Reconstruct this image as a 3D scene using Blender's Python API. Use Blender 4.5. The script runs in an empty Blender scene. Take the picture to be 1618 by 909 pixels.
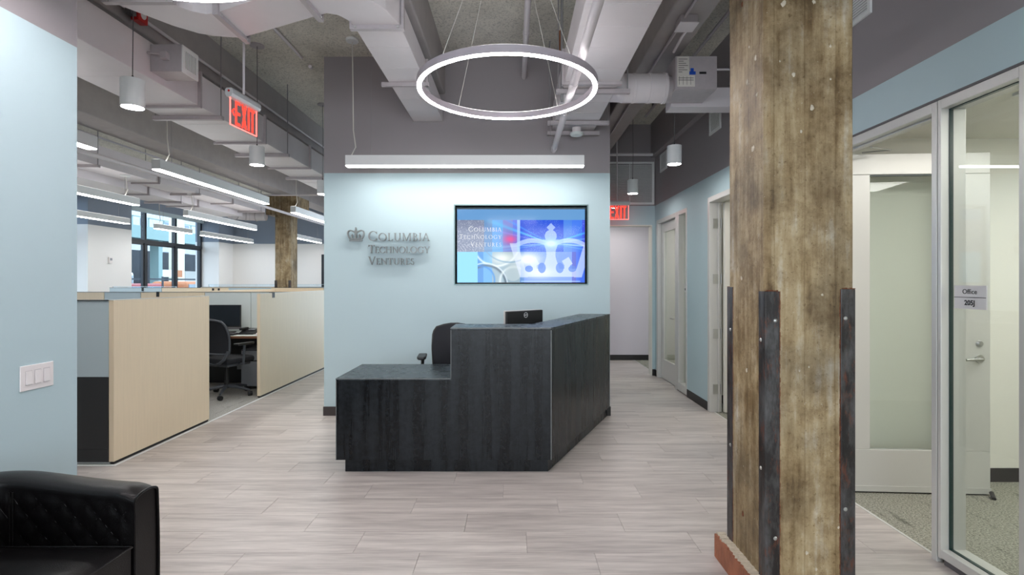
import bpy, math, random
import numpy as np
from mathutils import Vector, Matrix
random.seed(7)
SC = bpy.context.scene
COL = SC.collection
PI = math.pi

# ------------------------------------------------------------------ camera, world, lights, exposure
EYE = 1.46
cam_d = bpy.data.cameras.new('camera'); cam = bpy.data.objects.new('camera', cam_d); COL.objects.link(cam)
cam_d.sensor_width = 36.0; cam_d.lens = 827.0 / 1618.0 * 36.0
cam_d.shift_x = -0.00185; cam_d.shift_y = -0.00525
cam_d.clip_start = 0.02; cam_d.clip_end = 300
cam.location = (0, 0, EYE); cam.rotation_euler = (PI / 2, 0, 0)
SC.camera = cam

W_ = bpy.data.worlds.new('overcast_sky'); SC.world = W_; W_.use_nodes = True
bg = W_.node_tree.nodes['Background']; bg.inputs[0].default_value = (0.74, 0.87, 1.0, 1); bg.inputs[1].default_value = 3.2

LED_LINEAR = 25.0
ADDED_UP_LINEAR = 4.0
ADDED_UP_RING = 7.0      # radiance of uplights added on the pendants to brighten the ceiling
LED_RING = 60.0
LED_CAN = 130.0
ADDED_PANEL = 8.0
REAR_FILL = 62.0      # fill lights added behind the camera, in invented windows

def area_light(name, loc, rot, sx, sy, power, color):
    l = bpy.data.lights.new(name, 'AREA'); l.shape = 'RECTANGLE'; l.size = sx; l.size_y = sy
    l.energy = power; l.color = color
    o = bpy.data.objects.new(name, l); COL.objects.link(o); o.location = loc; o.rotation_euler = rot
    return o
# two fill lights added behind the camera, set in made-up window openings
area_light('window_daylight', (-1.15, -4.98, 1.75), (PI / 2, 0, 0), 1.7, 2.2, REAR_FILL, (0.93, 0.96, 1.0))
area_light('window_daylight', (1.15, -4.98, 1.75), (PI / 2, 0, 0), 1.7, 2.2, REAR_FILL, (0.93, 0.96, 1.0))

SC.view_settings.view_transform = 'Standard'
SC.view_settings.look = 'None'
SC.view_settings.gamma = 1.0
SC.view_settings.use_curve_mapping = False
SC.view_settings.exposure = 0.36
SC.cycles.max_bounces = 10
SC.cycles.diffuse_bounces = 6
SC.cycles.transparent_max_bounces = 16
SC.cycles.sample_clamp_indirect = 6.0
SC.cycles.caustics_reflective = False
SC.cycles.caustics_refractive = False

# ------------------------------------------------------------------ materials
def lin(r, g, b):
    f = lambda c: (c / 255 / 12.92) if c / 255 <= 0.04045 else ((c / 255 + 0.055) / 1.055) ** 2.4
    return (f(r), f(g), f(b), 1.0)

class NT:
    def __init__(s, m): s.t = m.node_tree; s.n = s.t.nodes; s.l = s.t.links
    def new(s, typ, **kw):
        n = s.n.new(typ)
        for k, v in kw.items(): setattr(n, k, v)
        return n
    def link(s, a, b): s.l.new(a, b)
    def math(s, op, a, b=None, c=None):
        n = s.new('ShaderNodeMath', operation=op)
        for i, v in enumerate((a, b, c)):
            if v is None: continue
            if hasattr(v, 'node'): s.link(v, n.inputs[i])
            else: n.inputs[i].default_value = v
        return n.outputs[0]
    def mix(s, fac, a, b, mode='MIX'):
        n = s.new('ShaderNodeMix', data_type='RGBA', blend_type=mode)
        for sock, v in ((n.inputs[0], fac), (n.inputs[6], a), (n.inputs[7], b)):
            if hasattr(v, 'node'): s.link(v, sock)
            else: sock.default_value = v
        return n.outputs[2]
    def ramp(s, fac, p0, c0, p1, c1):
        n = s.new('ShaderNodeValToRGB'); s.link(fac, n.inputs[0])
        n.color_ramp.elements[0].position = p0; n.color_ramp.elements[0].color = c0
        n.color_ramp.elements[1].position = p1; n.color_ramp.elements[1].color = c1
        return n.outputs[0]
    def noise(s, scale, detail=3, rough=0.5, coord=None, stretch=None):
        if coord is None: coord = s.new('ShaderNodeTexCoord').outputs['Object']
        if stretch:
            mp = s.new('ShaderNodeMapping'); mp.inputs['Scale'].default_value = stretch
            s.link(coord, mp.inputs[0]); coord = mp.outputs[0]
        n = s.new('ShaderNodeTexNoise'); s.link(coord, n.inputs['Vector'])
        n.inputs['Scale'].default_value = scale; n.inputs['Detail'].default_value = detail
        n.inputs['Roughness'].default_value = rough
        return n.outputs[0]
    def bump(s, h, strength, dist=0.01):
        n = s.new('ShaderNodeBump'); n.inputs['Strength'].default_value = strength; n.inputs['Distance'].default_value = dist
        s.link(h, n.inputs['Height']); return n.outputs[0]

def mat(name, rgb, rough=0.6, metal=0.0, spec=0.5, noise=None, bump=None, emit=None):
    m = bpy.data.materials.new(name); m.use_nodes = True
    b = m.node_tree.nodes['Principled BSDF']; t = NT(m)
    c = lin(*rgb); b.inputs['Base Color'].default_value = c
    b.inputs['Roughness'].default_value = rough; b.inputs['Metallic'].default_value = metal
    b.inputs['Specular IOR Level'].default_value = spec
    if noise:
        sc, amt, st = noise
        n = t.noise(sc, 4, 0.6, stretch=st)
        d = tuple(x * (1 - amt) for x in c[:3]) + (1,); e = tuple(min(1, x * (1 + amt)) for x in c[:3]) + (1,)
        t.link(t.ramp(n, 0.3, d, 0.7, e), b.inputs['Base Color'])
    if bump:
        sc, stg, st = bump
        t.link(t.bump(t.noise(sc, 3, 0.6, stretch=st), stg), b.inputs['Normal'])
    if emit:
        b.inputs['Emission Color'].default_value = lin(*emit[0]); b.inputs['Emission Strength'].default_value = emit[1]
    return m

def emis(name, color, strength):
    m = bpy.data.materials.new(name); m.use_nodes = True; t = NT(m)
    t.n.remove(t.n['Principled BSDF'])
    e = t.new('ShaderNodeEmission'); e.inputs[0].default_value = color; e.inputs[1].default_value = strength
    t.link(e.outputs[0], t.n['Material Output'].inputs[0]); return m

def glass(name, tint=(0.93, 0.97, 0.95, 1), refl=1.0):
    m = bpy.data.materials.new(name); m.use_nodes = True; t = NT(m)
    t.n.remove(t.n['Principled BSDF'])
    tr = t.new('ShaderNodeBsdfTransparent'); tr.inputs[0].default_value = tint
    gl = t.new('ShaderNodeBsdfGlossy'); gl.inputs['Roughness'].default_value = 0.0
    fr = t.new('ShaderNodeLayerWeight'); fr.inputs[0].default_value = 0.5
    k = t.math('MULTIPLY_ADD', t.math('POWER', fr.outputs['Facing'], 5.0), 0.96, 0.04)
    mx = t.new('ShaderNodeMixShader'); t.link(t.math('MULTIPLY', k, refl), mx.inputs[0])
    t.link(tr.outputs[0], mx.inputs[1]); t.link(gl.outputs[0], mx.inputs[2])
    t.link(mx.outputs[0], t.n['Material Output'].inputs[0]); return m

def painted(name, lower, upper, zcut, rough=0.55):
    """two coats of paint meeting at a level line on the wall"""
    m = mat(name, lower, rough, spec=0.35); t = NT(m); b = t.n['Principled BSDF']
    g = t.new('ShaderNodeNewGeometry'); s = t.new('ShaderNodeSeparateXYZ'); t.link(g.outputs['Position'], s.inputs[0])
    f = t.math('GREATER_THAN', s.outputs[2], zcut)
    t.link(t.mix(f, lin(*lower), lin(*upper)), b.inputs['Base Color'])
    n = t.noise(220, 2, 0.5, coord=g.outputs['Position'])
    t.link(t.bump(n, 0.04, 0.002), b.inputs['Normal'])
    return m

BLUE = (182, 202, 208); MAUVE = (150, 144, 147)
M = {}
M['wall'] = painted('blue_and_mauve_paint', BLUE, MAUVE, 2.652)
M['office_wall'] = painted('white_and_grey_paint', (232, 231, 230), (130, 140, 155), 2.652)
M['white_wall'] = mat('white_paint', (226, 224, 216), 0.6, spec=0.3)
M['lilac_wall'] = mat('lilac_white_paint', (212, 206, 214), 0.6, spec=0.3)
M['mauve'] = mat('mauve_grey_paint', MAUVE, 0.55, spec=0.35)
M['beam'] = mat('mauve_painted_concrete', (164, 158, 157), 0.65, noise=(6, 0.06, None), bump=(14, 0.15, (1, 0.15, 6)))
M['duct'] = mat('mauve_painted_sheet_metal', (216, 210, 213), 0.42, noise=(3, 0.03, None))
M['duct_trim'] = mat('mauve_painted_steel', (176, 169, 172), 0.4, noise=(20, 0.05, None))
M['pipe'] = mat('pale_painted_pipe', (208, 202, 206), 0.55)
M['white_metal'] = mat('white_powder_coat', (226, 228, 228), 0.4)
M['ring_metal'] = mat('silver_lilac_metal', (186, 178, 186), 0.4, metal=0.3)
M['alu'] = mat('satin_aluminium', (208, 207, 204), 0.38, metal=0.35)
M['steel'] = mat('brushed_steel', (190, 190, 188), 0.3, metal=0.9)
M['black'] = mat('black_plastic', (22, 23, 25), 0.45)
M['rubber'] = mat('black_rubber_base', (30, 28, 29), 0.5)
M['brown_base'] = mat('dark_brown_rubber_base', (58, 52, 52), 0.45)
M['cloth_black'] = mat('black_mesh_fabric', (28, 30, 36), 0.85, bump=(900, 0.2, None))
M['grey_plastic'] = mat('slate_grey_plastic', (70, 74, 80), 0.45)
M['maple'] = mat('pale_maple_laminate', (230, 212, 184), 0.42, noise=(5, 0.03, (10, 10, 0.5)))
M['walnut'] = mat('walnut_edge', (120, 84, 60), 0.5)
M['panel_grey'] = mat('pale_grey_panel', (205, 212, 210), 0.45)
M['panel_blue'] = mat('pale_blue_grey_panel', (184, 199, 205), 0.4)
M['panel_black'] = mat('charcoal_panel', (42, 43, 44), 0.5)
M['pedestal'] = mat('silver_grey_steel', (150, 154, 160), 0.4, metal=0.3)
M['white_plastic'] = mat('white_plastic', (232, 226, 226), 0.35)
M['red'] = mat('red_enamel', (190, 20, 18), 0.35)
M['cable'] = mat('pale_cable', (215, 212, 205), 0.5)
M['wire'] = mat('steel_wire', (150, 148, 150), 0.4, metal=0.4)
M['cable_dark'] = mat('grey_cable', (95, 92, 94), 0.5)
M['led_lin'] = emis('led_white_linear', (1.0, 0.99, 0.965, 1), LED_LINEAR)
M['led_up'] = emis('led_white_uplight', (1.0, 0.98, 0.96, 1), ADDED_UP_LINEAR)
M['ring_up'] = emis('led_ring_uplight', (1.0, 0.96, 0.95, 1), ADDED_UP_RING)
M['led_ring'] = emis('led_white_ring', (1.0, 0.935, 0.955, 1), LED_RING)
M['led_can'] = emis('led_white_downlight', (1.0, 0.98, 0.96, 1), LED_CAN)
M['office_led'] = emis('office_panel_light', (1.0, 0.98, 0.92, 1), ADDED_PANEL)
M['exit_red'] = emis('exit_red_glow', (1.0, 0.028, 0.018, 1), 3.2)
M['exit_edge'] = emis('exit_edge_glow', (1.0, 0.13, 0.11, 1), 3.0)
M['glass'] = glass('clear_partition_glass', (0.94, 0.965, 0.95, 1))
M['win_glass'] = glass('clear_window_glass', (0.92, 0.97, 1.0, 1), 0.6)
M['acrylic'] = glass('clear_acrylic', (0.93, 0.9, 0.9, 1), 0.6)
M['gasket'] = mat('dark_green_gasket', (26, 52, 50), 0.3)
M['letter'] = mat('brushed_aluminium_letter', (142, 146, 146), 0.35, metal=0.6)
M['sensor'] = mat('white_sensor_plastic', (225, 232, 230), 0.4)
M['paper'] = mat('white_paper_label', (214, 210, 204), 0.7)
M['print'] = mat('grey_print', (120, 118, 116), 0.7)
M['blue_tag'] = mat('blue_sticker', (20, 80, 190), 0.5)
M['black_win'] = mat('black_window_aluminium', (24, 30, 40), 0.35)
M['orange_rust'] = mat('rusty_bracket', (150, 90, 50), 0.7)

def m_slab():
    m = mat('rough_sprayed_concrete_ceiling', (150, 146, 136), 0.9, spec=0.2); t = NT(m); b = t.n['Principled BSDF']
    g = t.new('ShaderNodeNewGeometry').outputs['Position']
    n1 = t.noise(60, 6, 0.8, coord=g); n2 = t.noise(1.3, 4, 0.6, coord=g)
    c = t.ramp(n1, 0.33, lin(150, 146, 138), 0.50, lin(238, 233, 222))
    c2 = t.ramp(n2, 0.30, (0.72, 0.72, 0.71, 1), 0.62, (1, 1, 1, 1))
    t.link(t.mix(1.0, c, c2, 'MULTIPLY'), b.inputs['Base Color'])
    t.link(t.bump(n1, 0.8, 0.012), b.inputs['Normal']); return m
M['slab'] = m_slab()

def m_floor():
    m = mat('grey_lilac_wood_planks', (190, 178, 176), 0.36, spec=0.5); t = NT(m); b = t.n['Principled BSDF']
    g = t.new('ShaderNodeNewGeometry').outputs['Position']; s = t.new('ShaderNodeSeparateXYZ'); t.link(g, s.inputs[0])
    row = t.math('FLOOR', t.math('DIVIDE', t.math('SUBTRACT', s.outputs[1], ROW0), ROWH))
    off = t.math('MULTIPLY', row, 0.3617)
    colm = t.math('FLOOR', t.math('DIVIDE', t.math('ADD', s.outputs[0], off), PLKL))
    cb = t.new('ShaderNodeCombineXYZ'); t.link(row, cb.inputs[0]); t.link(colm, cb.inputs[1])
    wn = t.new('ShaderNodeTexWhiteNoise', noise_dimensions='3D'); t.link(cb.outputs[0], wn.inputs['Vector'])
    va = t.new('ShaderNodeVectorMath', operation='MULTIPLY_ADD'); t.link(wn.outputs['Color'], va.inputs[0])
    va.inputs[1].default_value = (40, 40, 40); t.link(g, va.inputs[2])
    n1 = t.noise(1.0, 6, 0.62, coord=va.outputs[0], stretch=(1.3, 17, 1))
    n2 = t.noise(1.0, 3, 0.5, coord=va.outputs[0], stretch=(6, 110, 1))
    k = t.math('ADD', t.math('MULTIPLY', n1, 0.75), t.math('MULTIPLY', n2, 0.25))
    c = t.ramp(k, 0.34, lin(158, 149, 145), 0.62, lin(205, 197, 191))
    tone = t.math('MULTIPLY_ADD', wn.outputs['Value'], 0.06, 0.95)
    cc = t.new('ShaderNodeCombineXYZ')
    for i in range(3): t.link(tone, cc.inputs[i])
    t.link(t.mix(1.0, c, cc.outputs[0], 'MULTIPLY'), b.inputs['Base Color'])
    t.link(t.bump(n2, 0.05, 0.002), b.inputs['Normal'])
    t.link(t.math('MULTIPLY_ADD', n1, 0.15, 0.30), b.inputs['Roughness']); return m
ROW0, ROWH, PLKL = 2.340 - 0.24 * 3, 0.24, 0.94
M['floor'] = m_floor()

def m_carpet(name, a, bb):
    m = mat(name, a, 0.95, spec=0.1); t = NT(m); b = t.n['Principled BSDF']
    g = t.new('ShaderNodeNewGeometry').outputs['Position']
    n1 = t.noise(95, 4, 0.85, coord=g); n2 = t.noise(1.0, 4, 0.6, coord=g, stretch=(14, 3.0, 1))
    c = t.ramp(n1, 0.38, lin(*a), 0.62, lin(*bb))
    c2 = t.ramp(n2, 0.30, (0.55, 0.55, 0.55, 1), 0.42, (1, 1, 1, 1))
    t.link(t.mix(1.0, c, c2, 'MULTIPLY'), b.inputs['Base Color'])
    t.link(t.bump(n1, 0.6, 0.004), b.inputs['Normal']); return m
M['carpet'] = m_carpet('speckled_grey_green_carpet', (92, 92, 84), (186, 184, 170))
M['carpet_left'] = m_carpet('speckled_light_grey_carpet', (120, 118, 114), (186, 184, 178))

def m_desk():
    m = mat('blackened_stone_laminate', (36, 40, 44), 0.4, spec=0.26); t = NT(m); b = t.n['Principled BSDF']
    g = t.new('ShaderNodeNewGeometry').outputs['Position']
    n1 = t.noise(1.0, 5, 0.6, coord=g, stretch=(9, 9, 0.5)); n2 = t.noise(30, 4, 0.7, coord=g)
    n3 = t.noise(90, 2, 0.7, coord=g, stretch=(1, 1, 0.6))
    k = t.math('ADD', t.math('MULTIPLY', n1, 0.6), t.math('MULTIPLY', n2, 0.4))
    c = t.ramp(k, 0.40, lin(6, 6, 8), 0.60, lin(34, 38, 42))
    t.link(c, b.inputs['Base Color'])
    t.link(t.bump(n3, 0.12, 0.003), b.inputs['Normal'])
    t.link(t.math('MULTIPLY_ADD', n1, 0.25, 0.16), b.inputs['Roughness']); return m
M['desk'] = m_desk()
_d = M['desk'].copy(); _d.name = 'blackened_stone_worktop'; M['desk_top'] = _d  # lighter copy of the desk laminate; the wall's reflection is put into its colour
for _n in _d.node_tree.nodes:
    if _n.type == 'VALTORGB': _n.color_ramp.elements[0].color = lin(30, 34, 37); _n.color_ramp.elements[1].color = lin(58, 67, 72)
M['desk_edge'] = mat('worn_grey_desk_edge', (112, 116, 116), 0.4)

def m_concrete(name, pinkish=False):
    m = mat(name, (160, 146, 120), 0.7, spec=0.35); t = NT(m); b = t.n['Principled BSDF']
    g = t.new('ShaderNodeNewGeometry').outputs['Position']
    n1 = t.noise(1.0, 8, 0.72, coord=g, stretch=(7, 7, 3.4)); n2 = t.noise(1.0, 5, 0.6, coord=g, stretch=(24, 24, 1.6))
    n3 = t.noise(55, 4, 0.75, coord=g); n4 = t.noise(2.3, 3, 0.5, coord=g)
    k = t.math('ADD', t.math('MULTIPLY', n1, 0.55), t.math('MULTIPLY', n2, 0.45))
    r = t.new('ShaderNodeValToRGB'); t.link(k, r.inputs[0]); cr = r.color_ramp
    cr.elements[0].position = 0.36; cr.elements[0].color = lin(104, 84, 56)
    cr.elements[1].position = 0.66; cr.elements[1].color = lin(196, 186, 168)
    for p, c in ((0.44, (144, 122, 88)), (0.54, (172, 152, 118))):
        e = cr.elements.new(p); e.color = lin(*c)
    n5 = t.noise(5.0, 6, 0.75, coord=g)
    grey = t.mix(1.0, t.ramp(n4, 0.42, lin(255, 255, 255), 0.62, lin(206, 206, 208)), t.ramp(n5, 0.38, lin(204, 196, 186), 0.56, lin(255, 255, 255)), 'MULTIPLY')
    c = t.mix(1.0, r.outputs[0], grey, 'MULTIPLY')
    speck = t.ramp(n3, 0.30, (0.55, 0.5, 0.42, 1), 0.42, (1, 1, 1, 1))
    c = t.mix(1.0, c, speck, 'MULTIPLY')
    white = t.ramp(n3, 0.66, (0, 0, 0, 1), 0.72, (1, 1, 1, 1))
    c = t.mix(t.math('MULTIPLY', white, 0.5), c, lin(214, 206, 192))
    sx_ = t.new('ShaderNodeSeparateXYZ'); t.link(g, sx_.inputs[0])
    bd = t.math('FRACT', t.math('DIVIDE', t.math('ADD', t.math('ADD', sx_.outputs[0], sx_.outputs[1]), t.math('MULTIPLY', n4, .012)), 0.137))
    seam = t.ramp(t.math('ABSOLUTE', t.math('SUBTRACT', bd, 0.5)), 0.0, (0.72, 0.68, 0.62, 1), 0.03, (1, 1, 1, 1))
    c = t.mix(1.0, c, seam, 'MULTIPLY')
    t.link(c, b.inputs['Base Color'])
    vor = t.new('ShaderNodeTexVoronoi'); vor.inputs['Scale'].default_value = 9; t.link(g, vor.inputs['Vector'])
    pit = t.ramp(vor.outputs['Distance'], 0.0, (0, 0, 0, 1), 0.12, (1, 1, 1, 1))
    h = t.math('ADD', t.math('MULTIPLY', n2, 0.5), t.math('ADD', t.math('MULTIPLY', n3, 0.25), t.math('MULTIPLY', pit, 0.3)))
    t.link(t.bump(h, 0.65, 0.008), b.inputs['Normal'])
    t.link(t.math('MULTIPLY_ADD', n1, 0.4, 0.35), b.inputs['Roughness']); return m
M['concrete'] = m_concrete('board_formed_concrete')

def m_rust():
    m = mat('rusted_black_steel', (60, 52, 50), 0.45, spec=0.5); t = NT(m); b = t.n['Principled BSDF']
    g = t.new('ShaderNodeNewGeometry').outputs['Position']
    n1 = t.noise(1.0, 6, 0.7, coord=g, stretch=(16, 16, 5)); n3 = t.noise(60, 4, 0.7, coord=g)
    c = t.ramp(n1, 0.42, lin(30, 24, 22), 0.66, lin(84, 82, 82))
    c2 = t.ramp(t.noise(1.0, 6, 0.8, coord=g, stretch=(30, 30, 9)), 0.54, (0, 0, 0, 1), 0.66, (1, 1, 1, 1))
    t.link(t.mix(c2, c, lin(96, 52, 34)), b.inputs['Base Color'])
    t.link(t.bump(n3, 0.3, 0.003), b.inputs['Normal']); b.inputs['Metallic'].default_value = 0.1; return m
M['rust'] = m_rust()
M['rust_edge'] = mat('orange_rust_crust', (112, 66, 44), 0.9, noise=(60, 0.5, None), bump=(90, 0.8, None))
M['skirt'] = mat('chipped_red_brown_cement', (150, 92, 66), 0.7, noise=(9, 0.35, (1, 1, 0.5)), bump=(60, 0.4, None))
M['chip'] = mat('pale_broken_plaster', (196, 185, 166), 0.85, noise=(50, 0.15, None), bump=(80, 0.5, None))
def m_leather():
    m = mat('black_leather', (12, 10, 11), 0.36, spec=0.28); t = NT(m); b = t.n['Principled BSDF']
    v = t.new('ShaderNodeTexVoronoi'); v.inputs['Scale'].default_value = 260
    t.link(t.new('ShaderNodeTexCoord').outputs['Object'], v.inputs['Vector'])
    t.link(t.bump(v.outputs['Distance'], 0.12, 0.002), b.inputs['Normal']); return m
M['leather'] = m_leather()
M['thread'] = mat('dark_grey_thread', (40, 38, 38), 0.6)

# ------------------------------------------------------------------ mesh helpers
WO = {}     # world (or local-root) origin of each object
def wo(p): return WO[p.name] if p is not None else Vector((0, 0, 0))

class MB:
    def __init__(s, T=None): s.v = []; s.f = []; s.T = T
    def add(s, vs, fs):
        n = len(s.v)
        s.v += [(s.T @ Vector(p) if s.T else Vector(p)) for p in vs]
        s.f += [tuple(i + n for i in f) for f in fs]; return s
    def box(s, x0, x1, y0, y1, z0, z1):
        x0, x1 = sorted((x0, x1)); y0, y1 = sorted((y0, y1)); z0, z1 = sorted((z0, z1))
        return s.add([(x0, y0, z0), (x1, y0, z0), (x1, y1, z0), (x0, y1, z0), (x0, y0, z1), (x1, y0, z1), (x1, y1, z1), (x0, y1, z1)],
                     [(3, 2, 1, 0), (4, 5, 6, 7), (0, 1, 5, 4), (1, 2, 6, 5), (2, 3, 7, 6), (3, 0, 4, 7)])
    def hole_wall_x(s, x0, x1, y0, y1, z0, z1, holes):
        """slab standing along y with rectangular openings (ya, yb, za, zb), ordered along y"""
        y = y0
        for (a, b, c, d) in sorted(holes):
            if a > y: s.box(x0, x1, y, a, z0, z1)
            if c > z0: s.box(x0, x1, a, b, z0, c)
            if d < z1: s.box(x0, x1, a, b, d, z1)
            y = b
        if y < y1: s.box(x0, x1, y, y1, z0, z1)
        return s
    def hole_wall_y(s, x0, x1, y0, y1, z0, z1, holes):
        x = x0
        for (a, b, c, d) in sorted(holes):
            if a > x: s.box(x, a, y0, y1, z0, z1)
            if c > z0: s.box(a, b, y0, y1, z0, c)
            if d < z1: s.box(a, b, y0, y1, d, z1)
            x = b
        if x < x1: s.box(x, x1, y0, y1, z0, z1)
        return s
    def prism(s, poly, z0, z1):
        n = len(poly)
        a = sum(poly[i][0] * poly[(i + 1) % n][1] - poly[(i + 1) % n][0] * poly[i][1] for i in range(n))
        if a < 0: poly = poly[::-1]
        vs = [(x, y, z0) for x, y in poly] + [(x, y, z1) for x, y in poly]
        fs = [tuple(range(n))[::-1], tuple(range(n, 2 * n))] + [(i, (i + 1) % n, n + (i + 1) % n, n + i) for i in range(n)]
        return s.add(vs, fs)
    def plate(s, poly, y0, y1):
        """polygon in (x, z), thickness along y (front at y0)"""
        n = len(poly)
        a = sum(poly[i][0] * poly[(i + 1) % n][1] - poly[(i + 1) % n][0] * poly[i][1] for i in range(n))
        if a < 0: poly = poly[::-1]
        vs = [(x, y0, z) for x, z in poly] + [(x, y1, z) for x, z in poly]
        fs = [tuple(range(n)), tuple(range(n, 2 * n))[::-1]] + [((i + 1) % n, i, n + i, n + (i + 1) % n) for i in range(n)]
        return s.add(vs, fs)
    def tube(s, pts, r, n=10, cap=True):
        pts = [Vector(p) for p in pts]; vs = []; fs = []
        rs = r if isinstance(r, (list, tuple)) else [r] * len(pts)
        prev = None
        for i, p in enumerate(pts):
            d = (pts[min(i + 1, len(pts) - 1)] - pts[max(i - 1, 0)]).normalized()
            u = prev if prev is not None else (Vector((0, 0, 1)) if abs(d.z) < 0.9 else Vector((1, 0, 0)))
            a = (u - d * u.dot(d)).normalized(); b = d.cross(a); prev = a
            vs += [tuple(p + (a * math.cos(2 * PI * k / n) + b * math.sin(2 * PI * k / n)) * rs[i]) for k in range(n)]
        for i in range(len(pts) - 1):
            for k in range(n):
                fs.append((i * n + k, i * n + (k + 1) % n, (i + 1) * n + (k + 1) % n, (i + 1) * n + k))
        if cap:
            fs.append(tuple(range(n))[::-1]); fs.append(tuple(range((len(pts) - 1) * n, len(pts) * n)))
        return s.add(vs, fs)
    def lathe(s, c, prof, n=32, ax='z'):
        """prof: (r, h) list revolved about the axis through c"""
        vs = []; fs = []
        for r, h in prof:
            for k in range(n):
                a = 2 * PI * k / n
                p = (r * math.cos(a), r * math.sin(a), h)
                if ax == 'x': p = (h, p[0], p[1])
                elif ax == 'y': p = (p[0], h, p[1])
                vs.append((c[0] + p[0], c[1] + p[1], c[2] + p[2]))
        m = len(prof)
        for i in range(m - 1):
            for k in range(n):
                q = (i * n + k, i * n + (k + 1) % n, (i + 1) * n + (k + 1) % n, (i + 1) * n + k)
                fs.append(q)
        closed = prof[0] == prof[-1]
        if prof[0][0] > 1e-6 and not closed: fs.append(tuple(range(n))[::-1])
        if prof[-1][0] > 1e-6 and not closed: fs.append(tuple(range((m - 1) * n, m * n)))
        return s.add(vs, fs)
    def build(s, name, m, parent=None, bevel=0.0, smooth=False, origin=None, seg=2):
        vs = s.v
        lo = Vector((min(v.x for v in vs), min(v.y for v in vs), min(v.z for v in vs)))
        hi = Vector((max(v.x for v in vs), max(v.y for v in vs), max(v.z for v in vs)))
        o_ = Vector(origin) if origin else Vector(((lo.x + hi.x) / 2, (lo.y + hi.y) / 2, lo.z if parent is None else (lo.z + hi.z) / 2))
        me = bpy.data.meshes.new(name); me.from_pydata([tuple(v - o_) for v in vs], [], s.f); me.update()
        me.materials.append(m)
        ob = bpy.data.objects.new(name, me); COL.objects.link(ob)
        ob.location = o_ - wo(parent); ob.parent = parent; WO[ob.name] = o_
        if smooth:
            for p in me.polygons: p.use_smooth = True
            try: me.set_sharp_from_angle(angle=math.radians(40))
            except Exception: pass
        if bevel:
            b = ob.modifiers.new('bevel', 'BEVEL'); b.width = bevel; b.segments = seg; b.limit_method = 'ANGLE'
            b.harden_normals = False
        return ob

def B(x0, x1, y0, y1, z0, z1, T=None): return MB(T).box(x0, x1, y0, y1, z0, z1)
def tag(o, label=None, cat=None, group=None, kind=None):
    if label: o['label'] = label
    if cat: o['category'] = cat
    if group: o['group'] = group
    if kind: o['kind'] = kind
    return o
def thing(name, loc, label, cat, group=None, local=False, rz=0):
    o = bpy.data.objects.new(name, None); COL.objects.link(o); o.location = loc; o.empty_display_size = 0.1
    o.rotation_euler = (0, 0, rz); WO[o.name] = Vector((0, 0, 0)) if local else Vector(loc)
    return tag(o, label, cat, group)
def setting(name, loc=(0, 0, 0), label=None):
    o = bpy.data.objects.new(name, None); COL.objects.link(o); o.location = loc; WO[o.name] = Vector(loc)
    return tag(o, label, None, None, 'structure')
def st(o, label=None): return tag(o, label, None, None, 'structure')
def copy_tree(o, parent=None):
    c = o.copy(); COL.objects.link(c); c.parent = parent; WO[c.name] = WO[o.name]
    for ch in list(o.children): copy_tree(ch, c)
    return c

XR, XL, YB, ZS = 2.205, -2.22, 5.72, 3.925     # right wall, near left wall, reception wall, slab underside

# ================================================================== SETTING
fl = st(B(-9.5, 5.7, -5, 17, -0.12, -0.012).build('floor', mat('floor_screed', (120, 112, 112), 0.8)), 'grey wood plank and carpet floor')
# planks: the nearest rows are built one by one
VX0, VX1 = -3.165, 2.245
plank_meshes = {}
for r in range(-2, 17):
    y0 = ROW0 + r * ROWH; off = r * 0.3617
    c0 = math.floor((VX0 + off) / PLKL); c1 = math.floor((VX1 + off) / PLKL)
    for c in range(c0, c1 + 1):
        xa = max(VX0, c * PLKL - off); xb = min(VX1, (c + 1) * PLKL - off)
        if xb - xa < 0.02: continue
        g = 0.0007
        ya, yb = y0 + g, y0 + ROWH - g; za, zb = -0.0118, 0.0
        w = round(xb - xa, 4)
        if w not in plank_meshes:
            hw, hh, e = w / 2 - g, ROWH / 2 - g, 0.0009
            vs = [(-hw, -hh, za), (hw, -hh, za), (hw, hh, za), (-hw, hh, za), (-hw, -hh, -e), (hw, -hh, -e), (hw, hh, -e), (-hw, hh, -e),
                  (-hw + e, -hh + e, 0), (hw - e, -hh + e, 0), (hw - e, hh - e, 0), (-hw + e, hh - e, 0)]
            fs = [(0, 3, 2, 1), (0, 1, 5, 4), (1, 2, 6, 5), (2, 3, 7, 6), (3, 0, 4, 7), (4, 5, 9, 8), (5, 6, 10, 9), (6, 7, 11, 10), (7, 4, 8, 11), (8, 9, 10, 11)]
            me = bpy.data.meshes.new('plank'); me.from_pydata(vs, [], fs); me.update(); me.materials.append(M['floor'])
            plank_meshes[w] = me
        o = bpy.data.objects.new('plank', plank_meshes[w]); COL.objects.link(o)
        o.location = Vector(((xa + xb) / 2, y0 + ROWH / 2, 0)) - wo(fl); o.parent = fl
YF = ROW0 + 17 * ROWH
far = MB(); far.box(VX0, VX1, YF + 0.0007, 16.3, -0.0118, 0); far.box(-9.3, VX0 - .0007, 0, 4.152, -0.0118, 0); far.box(VX0, VX1, -5, ROW0 - 2 * ROWH - 0.0007, -0.0118, 0)
tag(far.build('distant_planks', M['floor'], fl), kind='stuff')
B(-9.3, -3.19, 4.178, 16.3, -0.0118, 0.0).build('carpet', M['carpet_left'], fl)
B(-9.3, -3.165, 4.152, 4.178, -0.0118, 0.003).build('transition_strip', M['white_metal'], fl)
B(2.262, 5.6, -1, 9.8, -0.0118, 0.0).build('carpet', M['carpet'], fl)
B(-3.19, -3.165, 4.178, 16.3, -0.0118, 0.003).build('transition_strip', M['white_metal'], fl)
B(2.245, 2.262, -1, 9.8, -0.0118, 0.001).build('transition_strip', M['alu'], fl)

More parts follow.
